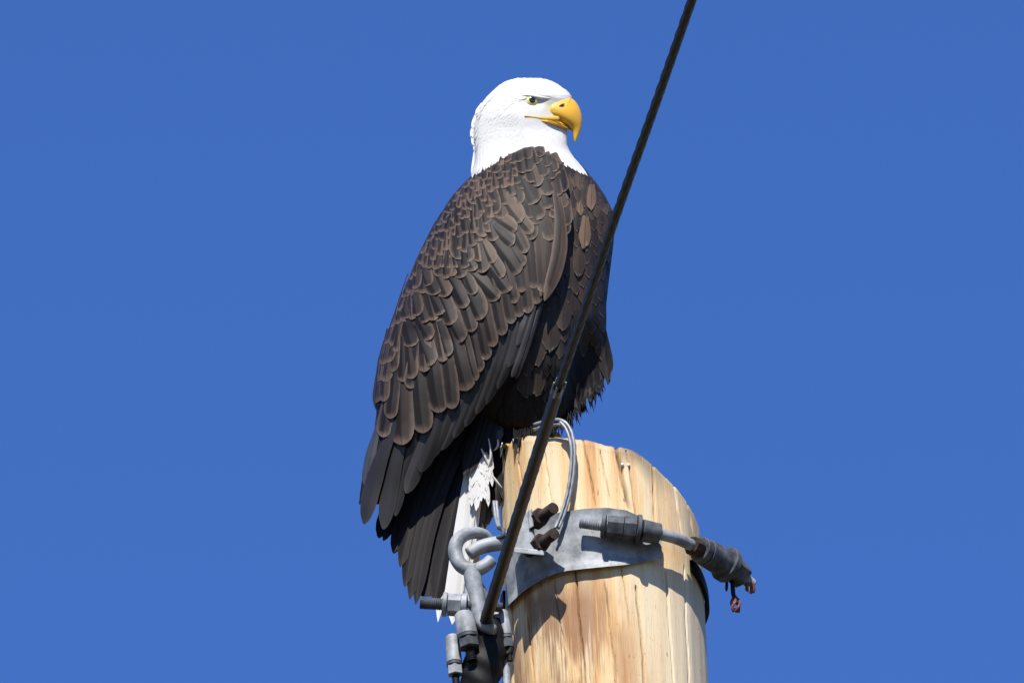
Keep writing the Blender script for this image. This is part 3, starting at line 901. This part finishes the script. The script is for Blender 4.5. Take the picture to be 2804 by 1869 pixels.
for root, tip, w, m, b, tn, be in [
        ((1290, 1250), (1238, 1708), 66, 'white', 0, 0, -2), ((1335, 1160), (1266, 1640), 30, 'white', -3, .35, 0), ((1330, 1170), (1258, 1668), 12, 'white', 3, .12, 0), ((1246, 1330), (1199, 1702), 30, 'white', -5, 0, -4), ((1345, 1200), (1282, 1640), 30, 'breast', -6, .4, 0),
        ((1290, 1200), (1190, 1655), 56, 'black', -2, 0, -6), ((1318, 1130), (1138, 1654), 42, 'black', 9, .1, -36), ((1288, 1125), (1122, 1640), 46, 'black', 11, .25, -28), ((1258, 1120), (1108, 1606), 46, 'black', 13, .08, -20),
        ((1228, 1125), (1096, 1552), 46, 'black', 15, .2, -12), ((1200, 1150), (1078, 1512), 40, 'black', 12, 0, -6), ((1180, 1180), (1050, 1480), 40, 'black', 6, 0, -4)]:
    dv, L = RT(root, tip)
    one('tail_feather', TAIL, M[m], tip, dv, w, L, tail_surf, b, 3, .22, .22, tone=tn, bend=be, nv=16, tipfrac=.2 if m != 'white' else .26, rag=.8, point=.6 if m != 'white' else .8)
for root, tip, w in [((1350, 1080), (1290, 1290), 40), ((1362, 1090), (1312, 1252), 36), ((1378, 1100), (1336, 1244), 30), ((1338, 1080), (1270, 1300), 38)]:
    dv, L = RT(root, tip)
    one('tail_feather', TAIL, M['black'], tip, dv, w, L, tail_surf, 30, 4, .2, .2, tone=.4, nv=12, tipfrac=.3, point=.6, rag=1.5)
# white under-tail coverts
for k in range(40):
    a_ = rr.random(); row = (k // 4) / 9.0
    cxr = 1318 + (a_ - .5) * (40 + 34 * row)
    tip = (cxr, 1268 + 128 * row * (1 - .9 * (a_ - .45) ** 2) + rr.uniform(-10, 6))
    root = (1316 + (a_ - .5) * 30, tip[1] - rr.uniform(60, 110))
    dv, L = RT(root, tip)
    one('under_tail_covert', TAIL, M['white'], tip, dv, rr.uniform(10, 17), L * 1.3, (lambda x, y: 106 - ((x - 1318) / 45) ** 2 * 18), 3 - 2 * row, 1.6, .1, .1, tone=rr.uniform(0, .05), rag=2.2, point=.7, nv=9, bend=rr.uniform(-5, 5))
wm = MB()
for P in [[(1338, 1200), (1344, 1240), (1340, 1265), (1331, 1290)], [(1363, 1203), (1364, 1216), (1359, 1227), (1350, 1234)], [(1375, 1211), (1373, 1235), (1370, 1252)], [(1347, 1300), (1360, 1318), (1376, 1336)], [(1318, 1228), (1328, 1250), (1336, 1272)]]:
    sp = spline([(x, y, 122 - 6 * i) for i, (x, y) in enumerate(P)], 12)
    wm.tube([W(*p) for p in sp], [max(.5, 3.4 * math.sin(math.pi * (.15 + .8 * i / 11))) * S for i in range(12)], 6)
tag(wm.build('white_wisp_plumage', M['white'], TAIL), kind='stuff')

# ---- beak, eyes, feet
def build_beak():
    def loft(rows, name, mat, parent, n=20, sq=2.0):
        mb = MB()
        pts = []
        for (tx_, ty_, bx_, by_, hd) in rows:
            for k in range(n):
                a = 2 * math.pi * k / n
                ca, sa = math.cos(a), math.sin(a)
                f = .5 - .5 * ca       # 0 top, 1 bottom
                x = tx_ + (bx_ - tx_) * f; y = ty_ + (by_ - ty_) * f
                wd = hd * math.copysign(abs(sa) ** .8, sa) * (0.82 + .25 * f)
                pts.append(W(x, y, D0 + wd))
        mb.grid(pts, n, len(rows), closed=True)
        mb.cap(list(range(n)), flip=True); mb.cap(list(range(len(pts) - n, len(pts))))
        return mb.build(name, mat, parent)
    root = empty('beak'); root.parent = EAGLE
    up = [(1516, 266, 1498, 324, 50), (1537, 264, 1513, 328, 49), (1556, 267, 1527, 333, 46), (1569.5, 272, 1538, 339, 42), (1581, 285, 1549, 344, 36), (1589, 301, 1557, 349, 29), (1593.5, 320, 1564, 355, 21), (1593.5, 338, 1566.5, 362, 15), (1590, 356, 1568.5, 371, 10.5), (1584, 372, 1571, 381, 7), (1577.5, 388, 1573.5, 390.5, 2)]
    rows = spline(up, 34)
    u = loft(rows, 'upper_mandible', M['beak'], EAGLE)
    lo = spline([(1468, 320, 1468, 336, 57), (1490, 318, 1490, 341, 57.5), (1514, 321, 1516, 347, 52), (1538, 331, 1540, 353, 37), (1556, 346, 1558, 357, 16), (1565, 352, 1566, 357, 4)], 18)
    loft([(a - 1, b - 1.2, c + (3 - i * .2), d - 3 - i * .5, e * (1.02 - .006 * i)) for i, (a, b, c, d, e) in enumerate(rows[:10])], 'cere', M['cere'], EAGLE)
    l_ = loft(lo, 'lower_mandible', M['beak'], EAGLE)
    # fleshy yellow gape on both cheeks
    for sgn in (1, -1):
        mb = MB()
        gp = spline([(1436, 318), (1462, 322), (1485, 325.5), (1508, 327), (1528, 327)], 16)
        pp = []
        for i, (x, y) in enumerate(gp):
            t = i / 15
            dd = (body_surf(x, y) - D0) - 0.5 - 5.0 * t
            dd = dd * (1 - t * .35) + 38 * t * .35
            pp.append(W(x, y, D0 + sgn * dd))
        mb.tube(pp, [(3.6 + 6.6 * smooth(0, .85, i / 15)) * S for i in range(16)], 10)
        mb.build('gape', M['cere'], EAGLE)
        mb = MB()
        mb.tube([W(1531, 291, D0 + sgn * 45), W(1539, 287, D0 + sgn * 44.5), W(1546, 284, D0 + sgn * 42)], [1.2 * S, 3.2 * S, .8 * S], 8)
        mb.build('nostril', M['nostril'], EAGLE)
        mb = MB()      # dark line of the closed mouth
        ml = spline([(1500, 328, 55), (1512, 330, 52), (1524, 334, 46), (1538, 340, 38.5), (1552, 347, 29), (1563, 354.5, 18.5)], 14)
        mb.tube([W(x, y, D0 + sgn * d) for x, y, d in ml], 1.1 * S, 6)
        mb.build('mouth_line', M['nostril'], EAGLE)
    bpy.data.objects.remove(root)
build_beak()

def eye_material():
    m, nt, n, l, p = mat_new('eagle_eye')
    uv = n.new('ShaderNodeUVMap'); uv.uv_map = 'UVMap'
    sx = n.new('ShaderNodeSeparateXYZ'); l.new(uv.outputs[0], sx.inputs[0])
    r = ramp(n, [(0.0, (0.004, 0.004, 0.004)), (0.40, (0.004, 0.004, 0.004)), (0.44, (0.70, 0.57, 0.16)), (0.80, (0.76, 0.68, 0.30)), (0.86, (0.03, 0.025, 0.015)), (1.0, (0.01, 0.01, 0.01))])
    l.new(sx.outputs[0], r.inputs[0]); l.new(r.outputs[0], p.inputs['Base Color'])
    p.inputs['Roughness'].default_value = 0.05
    p.inputs['Coat Weight'].default_value = 1.0
    return m
M['eye'] = eye_material()
for sgn in (1, -1):
    mb = MB()
    ce = (1454, 281); R_ = 22.0
    dc = body_surf(*ce) - D0 - 20
    # gaze: outward and forward
    c = W(ce[0], ce[1], D0 + sgn * dc)
    ax = Vector((0.18, -sgn * 0.95, -0.12 if sgn > 0 else 0)).normalized()
    e1 = ax.cross(Vector((0, 0, 1))).normalized(); e2 = e1.cross(ax)
    pts, uvs = [], []
    NP, NT = 24, 14
    for j in range(NT):
        th = (math.pi * .62) * j / (NT - 1)
        for k in range(NP):
            a = 2 * math.pi * k / NP
            pts.append(c + (ax * math.cos(th) + (e1 * math.cos(a) + e2 * math.sin(a)) * math.sin(th)) * R_ * S)
            uvs.append((min(1, math.sin(min(th, math.pi / 2)) * 1.0 if th < math.pi / 2 else 1), .5))
    mb.grid(pts, NP, NT, closed=True, uvs=uvs, flip=(True))
    mb.build('eye', M['eye'], EAGLE)
    mb = MB()
    rg = [c + ax * R_ * .46 * S + (e1 * math.cos(2 * math.pi * k / 28) * 1.06 + e2 * math.sin(2 * math.pi * k / 28) * .98) * R_ * .885 * S for k in range(29)]
    mb.tube(rg, 1.7 * S, 6, caps=False)
    mb.build('eyelid', M['talon'], EAGLE)
    # brow: overhanging white ridge that shades the eye
    mb = MB()
    bp = spline([(1430, 262), (1446, 262), (1462, 264.5), (1480, 268), (1496, 270), (1510, 271)], 18)
    mb.tube([W(x, y - 1, D0 + sgn * (body_surf(x, y) - D0 + 1.0 - 5 * abs(i / 17 - .4))) for i, (x, y) in enumerate(bp)], [(1.2 + 4.0 * math.sin(math.pi * (.08 + .84 * i / 17))) * S for i in range(18)], 10)
    mb.build('brow', simple('brow_white', (0.60, 0.595, 0.58), .8, 0, .2) if 'brow' not in M else M['brow'], EAGLE)

def build_foot(cx, cy, d, yaw):
    f = empty('foot'); f.parent = EAGLE
    mb = MB()
    mb.tube([W(cx + 12, cy - 130, d - 10), W(cx + 6, cy - 60, d - 6), W(cx, cy - 18, d)], [26 * S, 17 * S, 15 * S], 12)
    mb.build('shank', M['foot'], f)
    for k, (a, L) in enumerate([(-.45, 80), (0.05, 95), (.5, 80), (math.pi, 62)]):
        a += yaw
        fx, fd = math.sin(a), math.cos(a)
        P = [(cx, cy - 14, d), (cx + fx * L * .45, cy - 18 - fd * L * .45 * .463 + 4, d + fd * L * .45), (cx + fx * L, cy + 2 - fd * L * .463, d + fd * L)]
        sp = spline(P, 9)
        mb = MB(); mb.tube([W(*p) for p in sp], [(12 - 4 * i / 8) * S for i in range(9)], 10)
        toe = mb.build('toe', M['foot'], f)
        e = sp[-1]
        T = spline([tuple(e), (e[0] + fx * 16, e[1] + 6 - fd * 9, e[2] + fd * 18), (e[0] + fx * 20, e[1] + 34 - fd * 8, e[2] + fd * 22)], 8)
        mb = MB(); mb.tube([W(*p) for p in T], [(7.5 * (1 - i / 7) + .4) * S for i in range(8)], 8)
        mb.build('talon', M['talon'], toe)
    return f
build_foot(1446, 1244, 62, -.42)
build_foot(1500, 1310 + .463 * 40 - 6, -50, .1)

# ------------------------------------------------------------------ pole band with plate, tie rod and bracket
def cyl(mb, a, b, r, seg=16, r2=None):
    a, b = Vector(a), Vector(b)
    mb.tube([a, b], [r * S, (r2 if r2 else r) * S], seg)
    return mb
def threaded(a, b, r, pitch=5.0):
    a, b = Vector(a), Vector(b)
    mb = MB(); n = max(6, int((b - a).length / S / pitch * 2))
    mb.tube([a.lerp(b, i / n) for i in range(n + 1)], [(r if i % 2 else r * .88) * S for i in range(n + 1)], 14)
    return mb

def build_band():
    root = empty('pole_band')
    tag(root, 'grey galvanised steel band plate clamped round the wooden pole with tie rod', 'pole band')
    # plate
    txs = [1384, 1400, 1440, 1490, 1520, 1549, 1600, 1661, 1715, 1750, 1790, 1812]
    tys = [1540, 1500, 1450, 1425, 1404, 1399, 1392, 1389, 1396, 1412, 1448, 1470]
    bys = [1668, 1648, 1612, 1582, 1570, 1562, 1556, 1550, 1545, 1539, 1531, 1528]
    NX, NY = 60, 14
    mb = MB(); outer, inner = [], []
    for j in range(NY):
        v = j / (NY - 1)
        for i in range(NX):
            x = 1384 + (1812 - 1384) * i / (NX - 1)
            y = np.interp(x, txs, tys) * (1 - v) + np.interp(x, txs, bys) * v
            so = 11 + (9 * smooth(.86, 1, v)) + 4 * smooth(.08, 0, v)
            if x > 1770: so += (x - 1770) * .5
            outer.append(PC(x, y, so)); inner.append(PC(x, y, so - 9))
    mb.grid(outer, NX, NY, flip=True); mb.grid(inner, NX, NY)
    n = NX * NY
    for i in range(NX - 1):
        mb.f.append((i, i + 1, n + i + 1, n + i)); b = (NY - 1) * NX
        mb.f.append((b + i + 1, b + i, n + b + i, n + b + i + 1))
    for j in range(NY - 1):
        mb.f.append(((j + 1) * NX, j * NX, n + j * NX, n + (j + 1) * NX))
        a = j * NX + NX - 1
        mb.f.append((a, a + NX, n + a + NX, n + a))
    mb.build('plate', M['steel'], root, angle=40)
    # strap round the back of the pole
    mb = MB(); NPH = 70
    pts = []
    yc = 1655.0
    for j, (so, dyy) in enumerate([(3, -15), (14, -15), (14, 15), (3, 15), (3, -15)]):
        for i in range(NPH):
            ph = math.radians(58 + 226 * i / (NPH - 1))
            yc = 1655 - 42 * smooth(1.6, 1.0, ph) + 6 * smooth(1.6, 2.0, ph)
            base = W(AX(yc + dyy), yc + dyy, 0)
            pts.append(Vector((base.x + (RP + so) * math.sin(ph) * S, -(RP + so) * math.cos(ph) * S, base.z)))
    mb.grid(pts, NPH, 5)
    mb.build('strap', M['iron'], root, angle=40)
    # tie rod running round the front right
    rp = [(1588, 1430, 312), (1655, 1439, 318), (1750, 1450, 310), (1808, 1462, 292), (1850, 1473, 262), (1892, 1491, 218), (1940, 1516, 166), (1990, 1545, 112), (2034, 1578, 68), (2060, 1600, 44)]
    sp = [W(*p) for p in spline(rp, 80)]
    rod = threaded(W(*rp[0]), W(*rp[1]), 16, 6).build('threaded_end', M['steel'], root, angle=50)
    mb = MB(); mb.tube(sp[8:], 16 * S, 14); mb.build('tie_rod', M['steel'], root)
    def on(t):  # position along rod by photo x
        P = spline(rp, 200)
        k = min(range(200), key=lambda i: abs(P[i][0] - t))
        return W(*P[k])
    def ring(name, x0, x1, r, mat, seg=18, r2=None, bevel=.0008):
        mb = MB(); cyl(mb, on(x0), on(x1), r, seg, r2)
        return mb.build(name, mat, root, angle=35, bevel=bevel)
    ring('washer', 1648, 1660, 33, M['steel_dark'])
    ring('nut', 1662, 1706, 31, M['steel_dark'], 6)
    ring('nut', 1708, 1742, 34, M['steel_dark'], 6)
    ring('washer', 1742, 1754, 42, M['steel_dark'])
    ring('sleeve', 1755, 1806, 31, M['steel_dark'], 20, 29)
    ring('lug', 1892, 1914, 27, M['rust'], 8)
    ring('collar', 1916, 1930, 36, M['steel_dark'])
    ring('sleeve', 1932, 1984, 38, M['steel_dark'], 20, 40)
    ring('washer', 1984, 1996, 50, M['steel_dark'])
    ring('nut', 1998, 2034, 36, M['steel_dark'], 6)
    # clamp bracket at left, standing off the pole, with two rusty bolts
    br = MB()
    def slab(poly, d0, d1, mbx):
        b = len(mbx.v); k = len(poly)
        for d in (d0, d1):
            for (x, y) in poly: mbx.v.append(W(x, y, d)); mbx.uv.append((0, 0)); mbx.tone.append(0)
        mbx.f.append(tuple(range(b, b + k))); mbx.f.append(tuple(range(b + 2 * k - 1, b + k - 1, -1)))
        for i in range(k):
            j = (i + 1) % k
            mbx.f.append((b + j, b + i, b + k + i, b + k + j))
    slab([(1418, 1412), (1446, 1396), (1452, 1448), (1478, 1490), (1496, 1508), (1486, 1518), (1410, 1500)], 300, 322, br)
    slab([(1404, 1496), (1492, 1506), (1490, 1520), (1408, 1512)], 180, 330, br)
    slab([(1446, 1394), (1456, 1390), (1462, 1440), (1448, 1448)], 180, 330, br)
    b = br.build('bracket', M['steel'], root, smooth=False, bevel=.0015)
    for (x, y, dd) in [(1478, 1418, 318), (1480, 1488, 318)]:
        mb = threaded(W(x - 34, y + 24, dd - 62), W(x + 38, y - 28, dd + 62), 16, 5); mb.build('rusty_bolt', M['rust'], b, angle=50)
        mb = MB(); cyl(mb, W(x - 14, y + 9, dd - 22), W(x + 6, y - 6, dd + 12), 26, 6); mb.build('rusty_nut', M['rust'], b, angle=35, bevel=.0008)
    # eye bolt reaching left from the bracket
    mb = MB()
    sp = spline([(1455, 1470, 296), (1400, 1482, 280), (1345, 1490, 270), (1310, 1500, 270), (1284, 1516, 270)], 24)
    mb.tube([W(*p) for p in sp], [(21 - 3 * (i / 23) ** 2) * S for i in range(24)], 18)
    mb.build('eye_bolt', M['steel'], root)
    return root
build_band()

# rusty scraps of wire left on the end of the tie rod
sc = empty('wire_scrap'); tag(sc, 'rust red twisted wire scraps dangling from the tie rod end', 'wire')
mb = MB()
for k in range(5):
    a = k * 1.3
    P = [(2030 + 4 * math.cos(a), 1570 + 5 * math.sin(a), 74), (2044 + 8 * math.cos(a), 1584 + 8 * math.sin(a), 66), (2052 + 12 * math.cos(a + 1), 1604 + 10 * math.sin(a + 1), 56), (2058 + 7 * math.cos(a + 2), 1618 + 6 * math.sin(a + 2), 48)]
    mb.tube([W(*p) for p in spline(P, 14)], 4.0 * S, 7)
mb.build('strand', M['redrust'], sc)
mb = MB(); mb.tube([W(*p) for p in spline([(2046, 1598, 56), (2052, 1608, 52), (2050, 1620, 50)], 8)], [5 * S] * 6 + [4 * S, 1 * S], 8)
mb.build('bright_end', M['spot'], sc)
mb = MB(); mb.tube([W(*p) for p in spline([(2000, 1570, 92), (2006, 1600, 90), (2008, 1626, 88), (2014, 1640, 86)], 14)], 6 * S, 8)
mb.tube([W(*p) for p in spline([(1988, 1570, 96), (1990, 1595, 94), (1989, 1618, 92)], 8)], [4 * S] * 7 + [1.5 * S], 8)
mb.build('hanging_strand', M['iron'], sc)
mb = MB()
for k in range(4):
    a = k * 1.6
    P = [(2012, 1630, 86), (2014 + 11 * math.cos(a), 1646, 86 + 9 * math.sin(a)), (2014 + 12 * math.cos(a + .8), 1660, 86 + 10 * math.sin(a + .8)), (2016 + 8 * math.cos(a + 2), 1674, 86)]
    mb.tube([W(*p) for p in spline(P, 12)], 3.8 * S, 7)
mb.build('frayed_end', M['redrust'], sc)

# ------------------------------------------------------------------ hook fitting hanging on the eye bolt
hk = empty('hook_fitting'); tag(hk, 'grey forged steel hook hanging on the eye bolt left of the pole', 'hook')
mb = MB()
hp_ = [(1346, 1532, 296), (1328, 1548, 298), (1298, 1560, 296), (1264, 1548, 292), (1247, 1516, 288), (1252, 1482, 284), (1276, 1462, 276), (1306, 1458, 262), (1330, 1466, 244), (1340, 1486, 232)]
sp = spline(hp_, 48)
mb.tube([W(*p) for p in sp], [(15 + 5 * math.sin(math.pi * min(1, i / 47 + .15))) * S for i in range(48)], 18)
mb.build('hook', M['steel'], hk)
mb = MB()
sp = spline([(1292, 1552, 294), (1296, 1590, 294), (1306, 1640, 294), (1312, 1682, 296), (1322, 1708, 300), (1338, 1720, 306), (1354, 1723, 312)], 36)
mb.tube([W(*p) for p in sp], [(24 - 10 * smooth(.1, 1, i / 35)) * S for i in range(36)], 16)
mb.build('stem', M['steel'], hk)
mb = MB()
sp = spline([(1300, 1585, 280), (1330, 1640, 262), (1352, 1680, 256), (1372, 1690, 262)], 20)
mb.tube([W(*p) for p in sp], [(15 - 4 * i / 19) * S for i in range(20)], 14)
mb.build('stem_arm', M['steel'], hk)

# ------------------------------------------------------------------ strain clamp under the hook
cl = empty('strain_clamp'); tag(cl, 'dark iron strain clamp, deepened in colour for shade, with grey sleeves and hex nuts at the cable end', 'cable clamp')
threaded(W(1150, 1650, 296), W(1220, 1654, 296), 17, 5).build('threaded_end', M['steel_dark'], cl, angle=50)
for (a, b, r, seg, nm, m) in [((1212, 1653), (1224, 1654), 33, 18, 'washer', 'steel'), ((1226, 1654), (1262, 1656), 31, 6, 'nut', 'steel'), ((1262, 1656), (1278, 1657), 33, 18, 'washer', 'steel')]:
    mb = MB(); cyl(mb, W(*a, 296), W(*b, 296), r, seg); mb.build(nm, M[m], cl, angle=35, bevel=.0008)
mb = MB(); cyl(mb, W(1276, 1656, 296), W(1376, 1662, 292), 13); mb.build('pin', M['steel_dark'], cl)
# U-bolt legs, sleeves and nuts
def leg(path, rs, name, m, seg=18):
    mb = MB(); mb.tube([W(*p) for p in path], [r * S for r in rs], seg); return mb.build(name, M[m], cl, angle=40)
leg(spline([(1282, 1600, 284), (1283, 1640, 290), (1276, 1672, 292), (1270, 1690, 292)], 10), [12] * 10, 'u_bolt', 'steel')
for (xa, ya, xb, yb, r, d) in [(1270, 1682, 1280, 1738, 27, 300), (1238, 1744, 1244, 1812, 20, 262), (1376, 1676, 1386, 1738, 15, 262)]:
    leg([(xa, ya - 4, d), (xa + .5, ya, d), (xb, yb, d)], [r * .8, r * .96, r * 1.05], 'sleeve', 'steel', 20)
    ux, uy = (xb - xa) / (yb - ya), 1
    leg([(xb + ux * 2, yb + 2, d), (xb + ux * 9, yb + 9, d)], [r * 1.08] * 2, 'washer', 'steel_dark')
    leg([(xb + ux * 11, yb + 11, d), (xb + ux * 34, yb + 34, d)], [r * 1.06] * 2, 'nut', 'steel_dark' if r != 20 else 'steel', 6)
    threaded(W(xb + ux * 34, yb + 34, d), W(xb + ux * 70, yb + 70, d), r * .52, 5).build('threaded_end', M['iron'], cl, angle=50)
leg([(1383, 1800, 250), (1386, 1830, 250), (1388, 1900, 250)], [6, 11, 11], 'u_bolt', 'steel')
mb = MB()
rows = [(1690, 1318, 1372, 262, 24), (1716, 1300, 1380, 262, 34), (1750, 1296, 1384, 258, 42), (1790, 1272, 1388, 256, 46), (1820, 1268, 1380, 254, 46), (1850, 1262, 1372, 252, 44), (1880, 1262, 1366, 250, 42), (1930, 1262, 1362, 248, 40)]
pts = []
for r in spline(rows, 30):
    y, x0, x1, d, hd = r
    for k in range(24):
        a = 2 * math.pi * k / 24
        rip = 1 + .06 * math.sin(y * .12 + 3 * a)
        pts.append(W((x0 + x1) / 2 + (x1 - x0) / 2 * math.cos(a) * rip, y, d + hd * math.sin(a) * rip))
mb.grid(pts, 24, 30, closed=True); mb.cap(list(range(24)), flip=True); mb.cap(list(range(len(pts) - 24, len(pts))))
mb.build('clamp_body', M['iron'], cl)
leg(spline([(1372, 1790, 262), (1394, 1788, 262), (1398, 1770, 262)], 8), [10] * 8, 'keeper', 'iron')

# ------------------------------------------------------------------ overhead cable, coming towards the camera
cb = empty('overhead_cable'); tag(cb, 'black stranded overhead cable running up across the eagle to the frame top', 'cable')
z0 = W(1332, 1696, 300).z
cp = [(1332, 1700), (1335, 1681), (1424, 1395), (1514, 1109), (1530, 1058), (1598, 858), (1681, 608), (1790, 300), (1895, 0)]
P3 = [WZ(x, y, z0 - .004 * k) for k, (x, y) in enumerate(cp)]
dirn = (P3[-1] - P3[-3]).normalized()
near = spline([tuple(p) for p in P3[4:]] + [tuple(P3[-1] + dirn * .5)], 900)
mb = MB(); mb.tube(near, 11.2 * S, 18, lob=6, lobk=170.0, loba=.09)
far = [Vector(near[-1]) + dirn * s + Vector((0, 0, -.0006 * s * (40 - s))) for s in np.linspace(0, 36, 40)]
mb.tube(far, 11.2 * S, 12)
mb.build('cable', M['cable'], cb)
gp = spline([tuple(p) for p in P3[:5]], 420)
mb = MB(); mb.tube(gp, 16.2 * S, 20, lob=9, lobk=150.0, loba=.06)
g = mb.build('grip', M['grip'], cb)
mb = MB()
e = Vector(P3[4]); ed = (P3[5] - P3[4]).normalized()
for k in range(6):
    a = k * 1.05
    o_ = Vector((math.cos(a), 0, math.sin(a))) * 14 * S
    mb.tube([e - ed * .02 + o_, e + ed * .004 + o_ * 1.05, e + ed * .012 + o_ * 1.1], [3.4 * S, 3.2 * S, 2.6 * S], 7)
mb.build('grip_end', M['wire'], cb)

# ------------------------------------------------------------------ wire loop over the pole top
lp = empty('wire_loop'); tag(lp, 'grey twin wire looped over the pole rim below the eagle', 'wire')
for off, r in [((0, 0, 0), 5.0), ((-2, 13, -6), 4.6), ((-9, 4, 6), 4.2)]:
    P = [(1462, 1162, 236), (1500, 1152, 262), (1536, 1150, 284), (1560, 1172, 292), (1572, 1214, 296), (1573, 1260, 294), (1567, 1320, 290), (1556, 1372, 286), (1540, 1420, 284), (1528, 1446, 284)]
    k0 = 2 if off[0] == -9 else 0
    P = [(x + off[0] * (1 if i > 2 else .3), y + off[1] * (1 if i < 6 else (9 - i) / 4), d + off[2]) for i, (x, y, d) in enumerate(P)][k0:]
    mb = MB(); mb.tube([W(*p) for p in spline(P, 60)], r * S, 9, lob=3, lobk=400, loba=.1)
    mb.build('strand', M['wire'], lp)
tw = empty('tie_wire'); tag(tw, 'short twisted grey tie wire wrapped on the eye bolt beside the tail', 'wire')
for off in (0, 7):
    P = [(1352 + off, 1372, 214), (1356 + off, 1410, 236), (1364 + off * .5, 1440, 270), (1384, 1456 + off, 296), (1404, 1474 + off, 306), (1416, 1500, 296)]
    mb = MB(); mb.tube([W(*p) for p in spline(P, 40)], 4.4 * S, 8); mb.build('strand', M['wire'], tw)
mb = MB(); mb.tube([W(*p) for p in spline([(1366, 1444, 280), (1378, 1450, 298), (1376, 1468, 300), (1362, 1470, 290)], 20)], 6 * S, 8); mb.build('knot', M['steel_dark'], tw)

# two bright nail heads near the sawn rim
for i, (x, y) in enumerate([(1704, 1272), (1721, 1273)]):
    mb = MB()
    a, b = PC(x, y, -8), PC(x, y, 6)
    mb.tube([a, a.lerp(b, .8), b], [4 * S, 5 * S, 4 * S], 10)
    o = mb.build('nail', M['spot'])
    tag(o, 'left one of two bright nail heads below the sawn rim' if i == 0 else 'right one of two bright nail heads below the sawn rim', 'nail', group='nails near the pole rim')

# ------------------------------------------------------------------ put each thing's empty at the thing's base
for root in [o for o in bpy.data.objects if o.type == 'EMPTY' and o.parent is None]:
    vs = []
    for c in root.children_recursive:
        if c.type == 'MESH':
            vs += [v.co for v in c.data.vertices]
    if not vs: continue
    zmin = min(v.z for v in vs)
    low = [v for v in vs if v.z < zmin + 0.02]
    base = Vector((sum(v.x for v in low) / len(low), sum(v.y for v in low) / len(low), zmin))
    if root is EAGLE: base = W(1460, 1262, 40)
    root.location = base
    for c in root.children:
        c.location = -base
